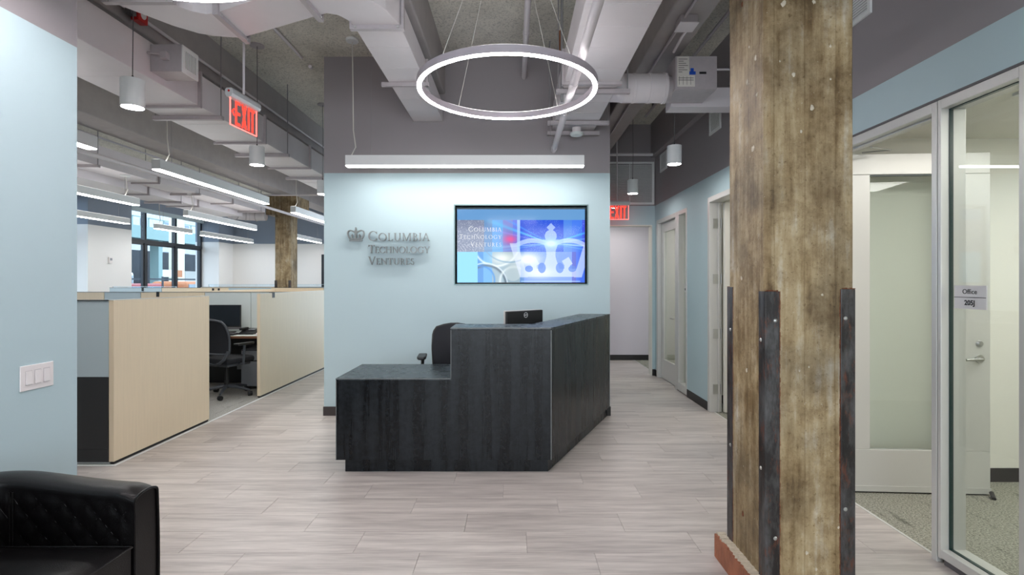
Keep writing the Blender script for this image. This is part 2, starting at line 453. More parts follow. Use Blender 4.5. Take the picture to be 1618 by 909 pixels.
ceil = st(B(-9.5, 5.7, -5, 17, ZS, ZS + 0.2).build('ceiling', M['slab']), 'rough grey sprayed concrete ceiling slab')
# downstand beams of the ceiling
for (xa, xb, zb) in ((-1.20, -0.75, 3.51), (-3.5, -3.06, 3.51), (-5.66, -5.2, 3.51), (1.18, 1.50, 3.50)):
    y1 = 5.71 if xa == -1.20 else 16.25
    if xa > 1: y1 = 9.75
    B(xa, xb, -4.95, y1, zb, ZS + 0.01).build('beam', M['beam'], ceil, bevel=0.012)
B(2.13, 2.32, -4.95, 8.15, 3.40, ZS + 0.01).build('edge_beam', M['mauve'], ceil, bevel=0.006)

# walls
lw = st(B(XL - 0.2, XL, -5, 2.66, 0, ZS).build('wall_left', M['wall']), 'pale blue wall with mauve grey paint above')
rw = MB().hole_wall_x(XR, XR + 0.13, -5, 8.3, 0, ZS, [(1.1, 3.70, 0, 2.404), (4.82, 5.93, 0, 2.404), (6.66, 8.07, 0, 2.404)])
st(rw.build('wall_right', M['wall']), 'pale blue corridor wall with mauve grey paint above')
wb = MB().hole_wall_y(-2.075, 1.05, YB, YB + 0.16, 0, ZS, [(-0.643, 0.802, 1.44, 2.297)])
wb.box(-2.075, -1.9, YB + 0.16, 9.5, 0, ZS); wb.box(0.9, 1.05, YB + 0.16, 8.18, 0, ZS); wb.box(-1.9, 0.9, YB + 0.2, YB + 0.3, 0, ZS)
wall_b = st(wb.build('wall_back', M['wall']), 'pale blue reception wall with mauve grey paint above')
# corridor end
we = MB().hole_wall_y(1.05, 2.335, 8.18, 8.32, 0, ZS, [(1.06, 2.158, 0, 2.352)])
st(we.build('wall_corridor', M['wall']), 'corridor end wall above a cased opening')
st(B(-1.0, 4.2, 9.8, 9.95, 0, 2.7).build('wall_far', M['lilac_wall']), 'lilac white wall at the end of the corridor')
st(B(-0.2, 4.2, 8.33, 9.8, 2.55, 2.65).build('ceiling_corridor', M['white_wall']))
al = thing('ceiling_light', (1.5, 9.1, 2.55), 'flat ceiling panel light in the alcove beyond the corridor opening', 'ceiling light')
B(.9, 2.1, 8.95, 9.3, 2.545, 2.549).build('diffuser', M['office_led'], al); B(.88, 2.12, 8.93, 9.32, 2.5495, 2.555).build('frame', M['white_metal'], al)  # added lamp, hidden above the opening, brightens the lilac wall
st(B(-0.3, -0.2, 8.33, 9.8, 0, 2.7).build('wall_alcove', M['lilac_wall']))
t1 = MB(); t1.box(1.06, 2.158, 8.165, 8.335, 2.335, 2.352); t1.box(2.145, 2.158, 8.165, 8.335, 0, 2.335)
st(t1.build('trim_1', M['white_wall']), 'white casing of the corridor opening')
# unseen rear wall; its window openings are invented for the fill lights
wr = MB().hole_wall_y(-2.42, 2.335, -5.15, -5, 0, ZS, [(-2.0, -0.3, 0.65, 2.85), (0.3, 2.0, 0.65, 2.85)])
st(wr.build('wall_rear', M['wall']))
# open office shell
st(B(-9.5, -2.075, 16.3, 16.45, 0, ZS).build('wall_office_back', M['office_wall']), 'white office wall with blue grey paint above')
st(B(-9.5, XL - 0.2, -0.15, 0, 0, ZS).build('wall_office_front', M['office_wall']))
ow = MB().hole_wall_x(-9.45, -9.2, 0, 16.3, 0, ZS, [(2.5, 6.0, 0.85, 3.30), (7.2, 10.75, 0.85, 3.30), (11.98, 15.53, 0.85, 3.30)])
for a, b in ((0, 2.5), (6.0, 7.2), (10.75, 11.98), (15.53, 16.3)): ow.box(-9.2, -8.75, a, b, 0, ZS)
st(ow.build('wall_office_left', M['office_wall']), 'white piers between tall office windows')

# baseboards
def base(name, b, m=M['rubber']): return st(b.build(name, m, bevel=0.002))
base('baseboard_back', B(-2.083, 0.3, YB - 0.008, YB, 0, 0.1), M['brown_base'])
base('baseboard_back', B(0.3, 1.058, YB - 0.008, YB + 0.16, 0, 0.1) if False else B(1.0, 1.058, YB - 0.008, 8.16, 0, 0.1))
base('baseboard_right', B(XR - 0.008, XR, 5.935, 6.655, 0, 0.1))
base('baseboard_right', B(XR - 0.008, XR, 8.075, 8.18, 0, 0.1))
base('baseboard_right', B(XR - 0.008, XR, 3.74, 4.78, 0, 0.1))
base('baseboard_far', B(-0.2, 4.2, 9.79, 9.8, 0, 0.1))
base('baseboard_left', B(XL, XL + 0.008, -4.9, 2.66, 0, 0.1))
base('baseboard_corridor', B(2.158, XR, 8.168, 8.18, 0, 0.1))

# glazed office rooms on the right
st(B(2.335, 5.6, 3.83, 3.95, 0, 2.62).build('wall_office_1', M['white_wall']), 'cream wall inside the office')
st(B(2.335, 5.6, 6.3, 6.42, 0, 2.62).build('wall_office_2', M['white_wall']))
st(B(2.335, 5.6, 8.36, 8.46, 0, 2.62).build('wall_office_3', M['white_wall']))
st(B(5.5, 5.62, -1, 9.8, 0, 2.62).build('wall_office_4', M['white_wall']))
st(B(2.335, 5.6, 0.5, 0.6, 0, 2.62).build('wall_office_5', M['white_wall']))
oc = st(B(2.335, 5.6, 0.5, 8.4, 2.512, 2.56).build('ceiling_office', M['white_wall']), 'white panel ceiling inside the offices')
for k, yy in enumerate((1.4, 2.6, 5.3, 7.4)):  # ceiling panels added to light the office rooms
    lp = thing('ceiling_light', ((3.25, 3.4, 3.6, 3.6)[k], yy, 2.512), None, 'ceiling light', 'ceiling panel lights inside the glazed offices')
    lp['label'] = ('flat ceiling panel light in the near office, closest to the viewpoint', 'flat ceiling panel light in the near office, by its back wall', 'flat ceiling panel light in the office behind the concrete column', 'flat ceiling panel light in the farthest glazed office')[k]
    x, y, _ = lp.location
    f = MB(); f.box(x - .62, x + .62, y - .32, y - .3, 2.496, 2.512); f.box(x - .62, x + .62, y + .3, y + .32, 2.496, 2.512)
    f.box(x - .62, x - .6, y - .3, y + .3, 2.496, 2.512); f.box(x + .6, x + .62, y - .3, y + .3, 2.496, 2.512)
    f.build('frame', M['white_metal'], lp); B(x - .6, x + .6, y - .3, y + .3, 2.502, 2.510).build('diffuser', M['office_led'], lp)
base('baseboard_office', B(2.4, 5.5, 3.82, 3.83, 0, 0.1))
base('baseboard_office', B(2.4, 5.5, 6.29, 6.3, 0, 0.1))
base('baseboard_office', B(2.4, 5.5, 8.35, 8.36, 0, 0.1))
for y in (1.6, 2.8):
    B(2.34, 5.5, y, y + 0.012, 2.5, 2.512).build('ceiling_rail', M['white_metal'], oc)

# ---- door 1: office door standing open, with its frame
HZ = 2.404
d1 = setting('door_1', (XR, 3.2, 0), 'aluminium framed glass office door standing open inwards')
f = MB(); f.box(XR, 2.335, 2.73, 2.765, 0, HZ); f.box(XR, 2.335, 3.665, 3.70, 0, HZ); f.box(XR, 2.335, 2.765, 3.665, 2.352, HZ)
f.box(XR + .05, XR + .085, 3.655, 3.667, 0, 2.352); f.box(XR + .05, XR + .085, 2.765, 3.655, 2.34, 2.352)
f.build('frame', M['alu'], d1, bevel=0.003)
ang = math.radians(-3.6)
TL = Matrix.Translation((2.335, 3.655, 0)) @ Matrix.Rotation(ang, 4, 'Z')
LW = 0.925
lf = MB(TL); lf.box(0, LW, -.02, .024, 0.012, 0.30); lf.box(0, LW, -.02, .024, 2.205, 2.349)
lf.box(0, 0.135, -.02, .024, 0.30, 2.205); lf.box(LW - 0.165, LW, -.02, .024, 0.30, 2.205)
leaf = lf.build('leaf', M['alu'], d1, bevel=0.003)
B(0.135, LW - 0.165, -.004, .004, 0.30, 2.205, TL).build('pane', M['glass'], leaf)
g = MB(TL); g.box(LW - 0.18, LW - 0.165, -.012, .012, 0.30, 2.205); g.box(0.135, LW - .18, -.012, .012, 2.196, 2.205); g.build('gasket', M['gasket'], leaf)
kp = B(0, LW, -.028, -.0205, 0.012, 0.05, TL); kp.build('sweep', M['alu'], leaf)
B(0.0, LW - .02, -.012, .016, 0.0015, 0.011, TL).build('seal', M['black'], leaf)
h = MB(TL); h.lathe((LW - 0.075, -.02, 0.935), [(0.0, -.012), (0.028, -.012), (0.028, 0.0)], 20, 'y')
h.tube([(LW - 0.075, -.03, .935), (LW - .075, -.055, .935), (LW - .09, -.062, .935), (LW - .19, -.062, .932)], 0.0095, 10)
h.build('handle', M['steel'], leaf, smooth=True)
MB(TL).lathe((LW - 0.072, -.02, 1.04), [(0.0, -.018), (0.014, -.018), (0.02, -.01), (0.024, 0.0)], 20, 'y').build('deadbolt', M['steel'], leaf, smooth=True)
ca = MB(); ca.tube([(2.32, 3.40, 2.338), (2.52, 3.50, 2.345), (2.40, 3.61, 2.352)], 0.006, 8)
ca.build('closer_arm', M['steel'], d1)
for z in (0.25, 0.95, 1.65, 2.2):
    MB().tube([(2.325, 3.648, z - .05), (2.325, 3.648, z + .05)], 0.007, 8).build('hinge', M['steel'], d1)
MB().tube([(3.21, 3.50, 0.008), (3.24, 3.55, 0.03)], 0.014, 8).build('door_stop', M['black'], d1)

# ---- window 1: sidelight beside door 1 (and the next pane out of frame)
w1 = setting('window_1', (XR, 2.2, 0), 'tall aluminium framed glass sidelight beside the open office door')
f = MB(); f.box(XR, 2.31, 2.66, 2.725, 0.035, HZ) if False else None
f.box(XR, 2.335, 2.703, 2.724, 0.03, HZ); f.box(XR, 2.335, 2.235, 2.286, 0.03, HZ); f.box(XR, 2.335, 1.10, 1.14, 0.03, HZ)
f.box(XR, 2.335, 1.14, 2.235, 2.355, HZ); f.box(XR, 2.335, 2.286, 2.703, 2.355, HZ)
fr1 = f.build('frame', M['alu'], w1, bevel=0.002)
s = MB(); s.box(XR, 2.335, 1.14, 2.235, 0.035, 0.078); s.box(XR, 2.335, 2.286, 2.703, 0.035, 0.078); s.build('sill', M['alu'], w1, bevel=0.002)
B(XR + .015, 2.325, 1.14, 2.70, 0.001, 0.035).build('kick', M['cable_dark'], w1)
for a, b in ((2.286, 2.703), (1.14, 2.235)):
    B(2.252, 2.262, a, b, 0.078, 2.355).build('pane', M['glass'], w1)
gk = MB()
for a, b in ((2.286, 2.703), (1.14, 2.235)):
    gk.box(2.247, 2.267, b - .004, b, 0.078, 2.355); gk.box(2.247, 2.267, a, a + .004, 0.078, 2.355)
    gk.box(2.247, 2.267, a + .004, b - .004, 2.351, 2.355); gk.box(2.247, 2.267, a + .004, b - .004, 0.078, 0.081)
gk.build('gasket', M['gasket'], w1)
st(B(XR - 0.004, XR + .02, 1.1, 3.715, HZ, HZ + 0.012).build('trim_2', M['cable_dark']), 'dark reveal line over the glazed front')

def text_mesh(name, s, size, loc, rot, m, parent, align='CENTER', bold=0.0, sx=1.0, ext=0.0004):
    cu = bpy.data.curves.new(name, 'FONT'); cu.body = s; cu.size = size; cu.align_x = align; cu.align_y = 'CENTER'
    cu.extrude = ext; cu.offset = bold; cu.resolution_u = 3
    o = bpy.data.objects.new(name, cu); COL.objects.link(o)
    dg = bpy.context.evaluated_depsgraph_get(); dg.update()
    me = bpy.data.meshes.new_from_object(o.evaluated_get(dg)); bpy.data.objects.remove(o); bpy.data.curves.remove(cu)
    for v in me.vertices: v.co.x *= sx
    me.materials.clear(); me.materials.append(m)
    ob = bpy.data.objects.new(name, me); COL.objects.link(ob)
    ob.rotation_euler = rot; ob.location = Vector(loc) - wo(parent); ob.parent = parent; WO[ob.name] = Vector(loc)
    return ob
RX = (PI / 2, 0, 0)             # facing -y
RR = (PI / 2, 0, -PI / 2)       # facing -x
RL = (PI / 2, 0, PI / 2)        # facing +x

sg = thing('room_sign', (2.249, 2.577, 1.327), 'small silver plaque reading Office 205J on the glass sidelight', 'sign')
B(2.244, 2.2515, 2.487, 2.667, 1.327, 1.443).build('plate', mat('silver_plaque', (214, 213, 215), 0.4), sg, bevel=0.001)
B(2.2425, 2.244, 2.487, 2.667, 1.383, 1.386).build('line', M['black'], sg)
text_mesh('lettering', 'Office', 0.034, (2.2435, 2.577, 1.412), RR, M['black'], sg)
text_mesh('lettering', '205J', 0.034, (2.2435, 2.577, 1.357), RR, M['black'], sg, bold=0.0012)

# ---- door 2: open doorway with hinges behind the column
d2 = setting('door_2', (XR, 5.4, 0), 'pale doorway with a door open inwards beside the concrete column')
f = MB(); f.box(XR - .012, 2.335, 5.875, 5.93, 0, HZ + .01); f.box(XR - .012, 2.335, 4.80, 4.86, 0, HZ + .01); f.box(XR - .012, 2.335, 4.86, 5.875, 2.355, HZ + .01)
f.box(2.29, 2.31, 5.86, 5.876, 0, 2.355)
f.build('frame', M['alu'], d2, bevel=0.003)
TL2 = Matrix.Translation((2.34, 5.83, 0)) @ Matrix.Rotation(math.radians(2), 4, 'Z')
lf = B(0.0, 0.92, -.022, .022, 0.012, 2.345, TL2).build('leaf', M['white_wall'], d2, bevel=0.002)
MB(TL2).lathe((0.86, -.022, .95), [(0, -.05), (.025, -.045), (.025, 0)], 16, 'y').build('knob', M['steel'], lf)
for z in (0.258, 0.88, 1.495, 2.117):
    hb = MB(); hb.box(2.235, 2.315, 5.868, 5.874, z - .055, z + .055); hb.tube([(2.322, 5.862, z - .055), (2.322, 5.862, z + .055)], .008, 8)
    hb.build('hinge', M['steel'], d2)

# ---- door 3 and window 2: further glazed office front
d3 = setting('door_3', (XR, 7.6, 0), 'aluminium framed glass door further along the corridor')
f = MB(); f.box(XR - .008, 2.335, 8.0, 8.07, 0, HZ + .005); f.box(XR - .008, 2.335, 7.06, 7.14, 0, HZ + .005); f.box(XR - .008, 2.335, 7.14, 8.0, 2.35, HZ + .005)
f.build('frame', M['alu'], d3, bevel=0.003)
lf = MB(); lf.box(2.25, 2.29, 7.145, 7.995, 0.01, 0.30); lf.box(2.25, 2.29, 7.145, 7.995, 2.21, 2.345)
lf.box(2.25, 2.29, 7.145, 7.28, .30, 2.21); lf.box(2.25, 2.29, 7.86, 7.995, .30, 2.21)
leaf = lf.build('leaf', M['alu'], d3, bevel=0.003)
B(2.266, 2.274, 7.28, 7.86, .30, 2.21).build('pane', M['glass'], leaf)
h = MB(); h.lathe((2.25, 7.22, .95), [(0, -.01), (.025, -.01), (.025, 0)], 16, 'x'); h.tube([(2.24, 7.22, .95), (2.2, 7.22, .95), (2.195, 7.34, .95)], .008, 8)
h.build('handle', M['steel'], leaf)
w2 = setting('window_2', (XR, 6.86, 0), 'narrow glass sidelight further along the corridor')
f = MB(); f.box(XR - .008, 2.335, 6.66, 6.70, 0.02, HZ + .005); f.box(XR - .008, 2.335, 6.99, 7.058, 0.02, HZ + .005); f.box(XR - .008, 2.335, 6.70, 6.99, 2.355, HZ + .005)
f.build('frame', M['alu'], w2, bevel=0.003)
B(XR - .008, 2.335, 6.70, 6.99, 0.02, 0.12).build('sill', M['alu'], w2)
B(2.266, 2.274, 6.70, 6.99, 0.12, 2.355).build('pane', M['glass'], w2)
sg = thing('room_sign', (2.262, 6.86, 1.33), 'small silver plaque on the far sidelight down the corridor', 'sign')
B(2.257, 2.265, 6.78, 6.93, 1.33, 1.44).build('plate', M['alu'], sg)
B(2.2555, 2.257, 6.80, 6.91, 1.35, 1.38).build('line', M['black'], sg)

# ---- office windows far left, black aluminium
def office_window(n, ya, yb, label):
    w = setting('window_%d' % n, (-9.3, (ya + yb) / 2, 0.85), label)
    xs0, xs1 = -9.36, -9.26
    k = (yb - ya) / 3
    f = MB()
    for i in range(4):
        y = ya + i * k; a = y - .035 if i else y; b = y + .035 if i < 3 else y
        if i == 0: b = y + .07
        if i == 3: a = y - .07
        f.box(xs0, xs1, a, b, .85, 3.30)
    f.box(xs0, xs1, ya, yb, .85, .92); f.box(xs0, xs1, ya, yb, 3.23, 3.30); f.box(xs0, xs1 + .01, ya, yb, 2.44, 2.52)
    f.build('frame', M['black_win'], w)
    for i in range(3):
        a, b = ya + i * k + .04, ya + (i + 1) * k - .04
        B(-9.315, -9.305, a, b, .92, 2.44).build('pane', M['win_glass'], w)
        B(-9.315, -9.305, a, b, 2.52, 3.23).build('pane', M['win_glass'], w)
        s2 = MB(); s2.box(-9.30, -9.27, a, a + .045, .92, 2.44); s2.box(-9.30, -9.27, b - .045, b, .92, 2.44); s2.box(-9.30, -9.27, a, b, 2.39, 2.44)
        s2.build('sash', M['black_win'], w)
    B(-9.26, -9.2, ya, yb, 3.2, 3.3).build('blind_box', M['panel_blue'], w)
office_window(3, 11.98, 15.53, 'tall black framed office window showing the street')
office_window(4, 7.2, 10.75, None)
office_window(5, 2.5, 6.0, None)
st(B(-9.2, -8.7, 2.5, 15.53, .80, .85).build('trim_3', M['white_wall']))
# dark door in the far office wall
d4 = setting('door_4', (-5.3, 16.28, 0), 'dark door edge in the far office wall')
B(-5.98, -5.12, 16.26, 16.3, 0, 2.32).build('frame', M['black_win'], d4)

# ================================================================== STREET OUTSIDE
def far_building(name, x, y0, y1, h, wallm, label, nwin, zrows, z0=0):
    t = thing(name, (x - 3, (y0 + y1) / 2, z0), label, 'building')
    B(x - 6, x, y0, y1, z0, h).build('wall', wallm, t)
    step = (y1 - y0) / nwin
    for z in zrows:
        for i in range(nwin):
            y = y0 + (i + .5) * step
            fw = B(x, x + .06, y - .55, y + .55, z, z + 1.7).build('window', M['win_dark'], t)
            B(x - .01, x + .12, y - .65, y + .65, z - .15, z).build('ledge', M['bl_stone'], fw)
    B(x - .1, x + .3, y0, y1, h - .4, h).build('cornice', M['bl_stone'], t)
    return t
M['win_dark'] = mat('dull_blue_window', (120, 138, 152), 0.3)
M['bl_stone'] = mat('pale_stone', (200, 200, 196), 0.8)
M['brick_pale'] = mat('pale_grey_masonry', (200, 202, 202), 0.9, noise=(3, 0.1, None))
M['teal_steel'] = mat('pale_teal_steel', (128, 156, 156), 0.6)
M['road'] = mat('asphalt', (90, 92, 96), 0.9)
M['dark_side'] = mat('dark_grey_masonry', (52, 58, 66), 0.9, noise=(2, 0.2, None))
M['orange'] = mat('orange_plastic', (176, 110, 70), 0.6)
M['van'] = mat('white_van_paint', (215, 222, 228), 0.4)
M['redpaint'] = mat('red_paint', (140, 52, 56), 0.5)
st(B(-80, -9.6, -20, 110, -0.5, -0.3).build('floor_street', M['road']))
far_building('apartment_building', -42, 42, 96, 17, M['brick_pale'], 'pale apartment building with rows of windows beyond the viaduct', 14, (3.4, 7.0, 10.8))
far_building('apartment_building', -42, 18, 41, 15, M['bl_stone'], 'pale stone building left of the apartment building across the street', 6, (3.4, 7.0, 10.6))
vi = thing('viaduct', (-24, 40, -0.3), 'pale teal steel railway viaduct crossing the street view', 'viaduct')
B(-24.6, -24.0, 12, 95, 4.3, 5.1).build('girder', M['teal_steel'], vi)
B(-27, -24.6, 12, 95, 4.3, 4.45).build('deck', M['dark_side'], vi)
for k in range(8):
    y = 16 + k * 10
    B(-24.9, -24.3, y - .2, y + .2, -.3, 4.3).build('pier', M['teal_steel'], vi)
rl = MB()
for k in range(56): rl.box(-24.12, -24.06, 12 + k * 1.5, 12.06 + k * 1.5, 5.1, 5.7)
rl.box(-24.12, -24.06, 12, 95, 5.65, 5.71); rl.build('railing', M['teal_steel'], vi)
mw = thing('retaining_wall', (-31, 45, -0.3), 'dark retaining wall under the viaduct', 'wall')
B(-31.5, -31, 10, 100, -.3, 4.1).build('masonry', M['dark_side'], mw)
pg = thing('billboard_hoarding', (-26.5, 46, -0.3), 'pale construction hoarding seen low through the right window pane', 'hoarding')
for k in range(7): B(-26.6, -26.5, 40.6 + k * 1.6, 42.15 + k * 1.6, -.3, 2.35).build('panel', M['bl_stone'], pg)
fe = thing('street_fence', (-15, 24, -.3), 'dark horizontal rail fence outside the lower window panes', 'fence')
for z in (.35, .95, 1.55): B(-15.04, -15.0, 14, 34, z, z + .07).build('rail', M['dark_side'], fe)
for k in range(8): B(-15.08, -15.04, 14 + 2.8 * k, 14.08 + 2.8 * k, -.3, 1.7).build('post', M['dark_side'], fe)
sp = thing('street_column', (-21, 32.5, -0.3), 'cream column standing outside by the right window pane', 'post')
B(-21.3, -20.7, 32.3, 32.9, -.3, 7).build('shaft', mat('cream_paint', (214, 212, 190), .7), sp); B(-21.4, -20.6, 32.2, 33.0, -.3, 0).build('base', M['bl_stone'], sp)
def vehicle(x, y, L, Hh, m, label, name):
    t = thing(name, (x, y, -0.3), label, 'vehicle')
    MB().prism([(x - 1, y - L / 2), (x + 1, y - L / 2), (x + 1, y + L / 2), (x - 1, y + L / 2)], 0.05, Hh * .55).build('body', m, t, bevel=.1)
    B(x - .9, x + .9, y - L * .38, y + L * .3, Hh * .55, Hh).build('cabin', m, t, bevel=.15)
    B(x - .93, x + .93, y - L * .34, y + L * .26, Hh * .6, Hh * .9).build('window', M['win_dark'], t)
    for sx in (-1, 1):
        for sy in (-.3, .3):
            MB().lathe((x + sx * .9, y + L * sy, .02), [(0, -.12), (.33, -.12), (.33, .12), (0, .12)], 14, 'x').build('wheel', M['black'], t)
vehicle(-20.5, 25.8, 4.2, 2.0, M['van'], 'white van low in the left window pane', 'van')
vehicle(-17.0, 27.0, 3.2, 1.5, M['orange'], 'small dull orange car low in the middle window pane', 'car')
vehicle(-16.8, 22.6, 4.2, 1.4, M['redpaint'], 'red car at the foot of the left window pane', 'car')
sgn = thing('street_sign', (-19.5, 29.6, -.3), 'orange and white street sign outside the middle window pane', 'sign')
B(-19.53, -19.47, 29.9, 30.0, -.3, 2.2).build('post', M['bl_stone'], sgn); B(-19.47, -19.44, 29.0, 30.2, 1.75, 2.15).build('board', M['van'], sgn); B(-19.47, -19.44, 30.2, 30.7, 1.75, 2.15).build('board', M['orange'], sgn)

# ================================================================== CONCRETE COLUMNS
cx0, cx1, cy0, cy1 = 1.121, 1.513, 2.33, 2.74
cl = thing('concrete_column', ((cx0 + cx1) / 2, (cy0 + cy1) / 2, 0), 'raw board-marked concrete column in front of the glazed office', 'column')
ch = 0.022
poly = [(cx0 + ch, cy0), (cx1 - .008, cy0), (cx1, cy0 + .008), (cx1, cy1 - ch), (cx1 - ch, cy1), (cx0 + ch, cy1), (cx0, cy1 - ch), (cx0, cy0 + ch)]
# shaft as stacked rings with slight unevenness
cm = MB(); rings = 90; npg = []
for i in range(len(poly)):
    a, b = poly[i], poly[(i + 1) % len(poly)]
    nn = max(1, int(math.hypot(b[0] - a[0], b[1] - a[1]) / .028))
    for k in range(nn): npg.append((a[0] + (b[0] - a[0]) * k / nn, a[1] + (b[1] - a[1]) * k / nn, nn > 2 and 0 < k))
from mathutils import noise as MN
vs = []; fs = []; N = len(npg); ccx, ccy = (cx0 + cx1) / 2, (cy0 + cy1) / 2
for j in range(rings + 1):
    z = 3.52 * j / rings
    for (x, y, inner) in npg:
        d = 0.0022 * MN.noise(Vector((x * 9, y * 9, z * 2.5))) + (0.0016 * MN.noise(Vector((x * 40, y * 40, z * 1.0))) if inner else 0)
        if not inner: d -= 0.006 * max(0, MN.noise(Vector((x * 50, y * 50, z * 9))) - .25)
        vx, vy = x - ccx, y - ccy; l = math.hypot(vx, vy)
        vs.append((x + vx / l * d, y + vy / l * d, z))
for j in range(rings):
    for k in range(N): fs.append((j * N + k, j * N + (k + 1) % N, (j + 1) * N + (k + 1) % N, (j + 1) * N + k))
cm.add(vs, fs); cm.build('shaft', M['concrete'], cl, smooth=True)
ZA = 1.425
def angle(px, py, sx, sy, ztop, leg=0.058, t=0.007):
    a = MB()
    x0 = px - sx * t; y0 = py - sy * t
    a.box(x0, px + sx * leg, y0, py, 0.0, ztop); a.box(x0, px, py, py + sy * leg, 0.0, ztop)
    o = a.build('corner_angle', M['rust'], cl, bevel=0.003)
    e = MB()
    for k in range(70):
        z = ztop * k / 70; w = random.uniform(.0015, .005)
        e.box(px + sx * leg, px + sx * (leg + w), py - sy * .004, py + .001 * sy, z, z + ztop / 70)
        e.box(px - sx * .004, px + .001 * sx, py + sy * leg, py + sy * (leg + w), z, z + ztop / 70)
    for k in range(8):
        e.box(x0 + sx * leg * k / 8, x0 + sx * leg * (k + 1) / 8, y0 + sy * .001, py, ztop, ztop + random.uniform(.002, .007))
    e.build('rust_crust', M['rust_edge'], o)
    for (z, kx) in ((ztop - .13, 1), (0.32 if sx > 0 else .45, 1), (.62, 0), (ztop - .22, 0)):
        if kx: MB().lathe((px + sx * .038, y0, z), [(0, -.004 * sy), (.006, -.003 * sy), (.009, 0)], 12, 'y').build('bolt', M['steel'], o)
        else: MB().lathe((x0, py + sy * .035, z), [(0, -.004 * sx), (.006, -.003 * sx), (.009, 0)], 12, 'x').build('bolt', M['steel'], o)
angle(cx0 + .003, cy0 + .003, 1, 1, ZA - .006); angle(cx1 - .002, cy0 + .002, -1, 1, ZA + .004)
angle(cx0 + .003, cy1 - .003, 1, -1, ZA + .01); angle(cx1 - .002, cy1 - .003, -1, -1, ZA)
sk = MB()
for k in range(24):
    ya = cy0 + .02 + (cy1 - cy0 + .03) * k / 24; yb = cy0 + .02 + (cy1 - cy0 + .03) * (k + 1) / 24
    hgt = .122 + random.uniform(-.003, .004)
    sk.prism([(cx0 - .052, ya), (cx0 + .002, ya), (cx0 + .002, yb), (cx0 - .052, yb)], 0, hgt)
sk.build('cement_skirt', M['skirt'], cl)
cp = MB()
for k in range(30):
    ya = cy0 + .02 + (cy1 - cy0 + .03) * k / 30; yb = cy0 + .02 + (cy1 - cy0 + .03) * (k + 1) / 30
    q0 = cx0 - .050 + .012 * abs(math.sin(k * 1.7)); q1 = cx0 - .050 + .012 * abs(math.sin((k + 1) * 1.7)); cp.prism([(q0, ya), (cx0 + .002, ya), (cx0 + .002, yb), (q1, yb)], .118, .129 + .002 * math.sin(k * 2.3))
cp.build('broken_top', M['chip'], cl)
# chips and plugs in the concrete: small shallow pale blobs and pits
def blob(x, y, z, r, axis, m, depth=.0035):
    n = 10; b = MB(); pts = []
    for k in range(n):
        a = 2 * PI * k / n; rr = r * random.uniform(.65, 1.2)
        pts.append((rr * math.cos(a), 1.35 * rr * math.sin(a)))
    if axis == 'y': vs = [(x + u, y - .0008, z + w) for u, w in pts] + [(x + u * .5, y - depth, z + w * .5) for u, w in pts]
    else: vs = [(x - .0008, y + u, z + w) for u, w in pts] + [(x - depth, y + u * .5, z + w * .5) for u, w in pts]
    fs = [(k, (k + 1) % n, n + (k + 1) % n, n + k) for k in range(n)] + [tuple(range(n, 2 * n))]
    b.add(vs, fs).build('plaster_chip', m, cl)
def px2(px, py, D): return ((px - 812) / 827 * D, EYE + (446 - py) / 827 * D)
for (px, py, r) in ((1238, 6, .012), (1286, 3, .008), (1283, 171, .011), (1266, 208, .007), (1312, 73, .006), (1254, 118, .008), (1299, 466, .006), (1312, 125, .005), (1232, 97, .004), (1278, 580, .005), (1263, 586, .004), (1275, 874, .007), (1325, 834, .005), (1290, 900, .006)):
    x, z = px2(px, py, cy0); blob(x, cy0, z, r, 'y', M['chip'])
for (px, py, r) in ((1194, 92, .012), (1181, 130, .010), (1196, 150, .009), (1184, 74, .006), (1190, 235, .013), (1180, 585, .009), (1172, 440, .010), (1171, 167, .007)):
    D = 827 * cx0 / (px - 812); blob(cx0, D, EYE + (446 - py) / 827 * D, r, 'x', M['chip'])
D = 827 * cx0 / (1174 - 812); blob(cx0, D, EYE + (446 - 813) / 827 * D, .012, 'x', M['rust_edge'])
D = 827 * cx0 / (1173.0 - 812); blob(cx0, D, EYE + (446 - 6) / 827 * D, .010, 'x', M['rust_edge'])

c2 = thing('concrete_column', (-5.52, 12.7, 0), 'distant raw concrete column with wide capital rising behind the cubicles', 'column')
B(-5.71, -5.325, 12.5, 12.885, 0, 3.1).build('shaft', M['concrete'], c2, bevel=.02)
B(-5.885, -5.16, 12.42, 13.19, 3.06, 3.51).build('capital', M['concrete'], c2, bevel=.01)
for xx, sx in ((-5.712, 1), (-5.323, -1)):
    B(xx, xx + sx * .06, 12.49, 12.5, 0, 1.5).build('corner_angle', M['rust'], c2)

# ================================================================== DUCTS, PIPES
def seam_strips(xa, xb, ys, z, parent):
    for y in ys: B(xa, xb, y, y + .006, z - .0015, z + .0015).build('seam', M['duct'], parent)
dA = thing('air_duct', (-3.13, 6, 3.06), 'long rectangular duct with hangers above the cubicles edge, nearest the exit sign', 'duct')
B(-3.40, -2.857, -0.1, 15.5, 3.06, 3.35).build('casing', M['duct'], dA, bevel=.004)
def strut(parent, xa, xb, y, z, rods=True, h=.04):
    m = MB(); m.box(xa, xb, y, y + .04, z - h, z - .002); m.build('hanger_strut', M['duct_trim'], parent)
    if rods:
        MB().tube([(xb - .02, y + .02, z - h), (xb - .02, y + .02, ZS)], .006, 6).build('hanger_rod', M['wire'], parent)
        MB().tube([(xa + .02, y + .02, z - h), (xa + .02, y + .02, ZS)], .006, 6).build('hanger_rod', M['wire'], parent)
for y in (5.02, 6.5, 7.95): strut(dA, -3.47, -2.80, y, 3.06)
for y in (4.74, 5.98, 7.3, 3.2):
    m = MB(); m.box(-3.43, -2.83, y - .012, y + .012, 3.035, 3.059); m.box(-2.856, -2.83, y - .012, y + .012, 3.06, 3.37)
    m.build('flange', M['duct_trim'], dA)
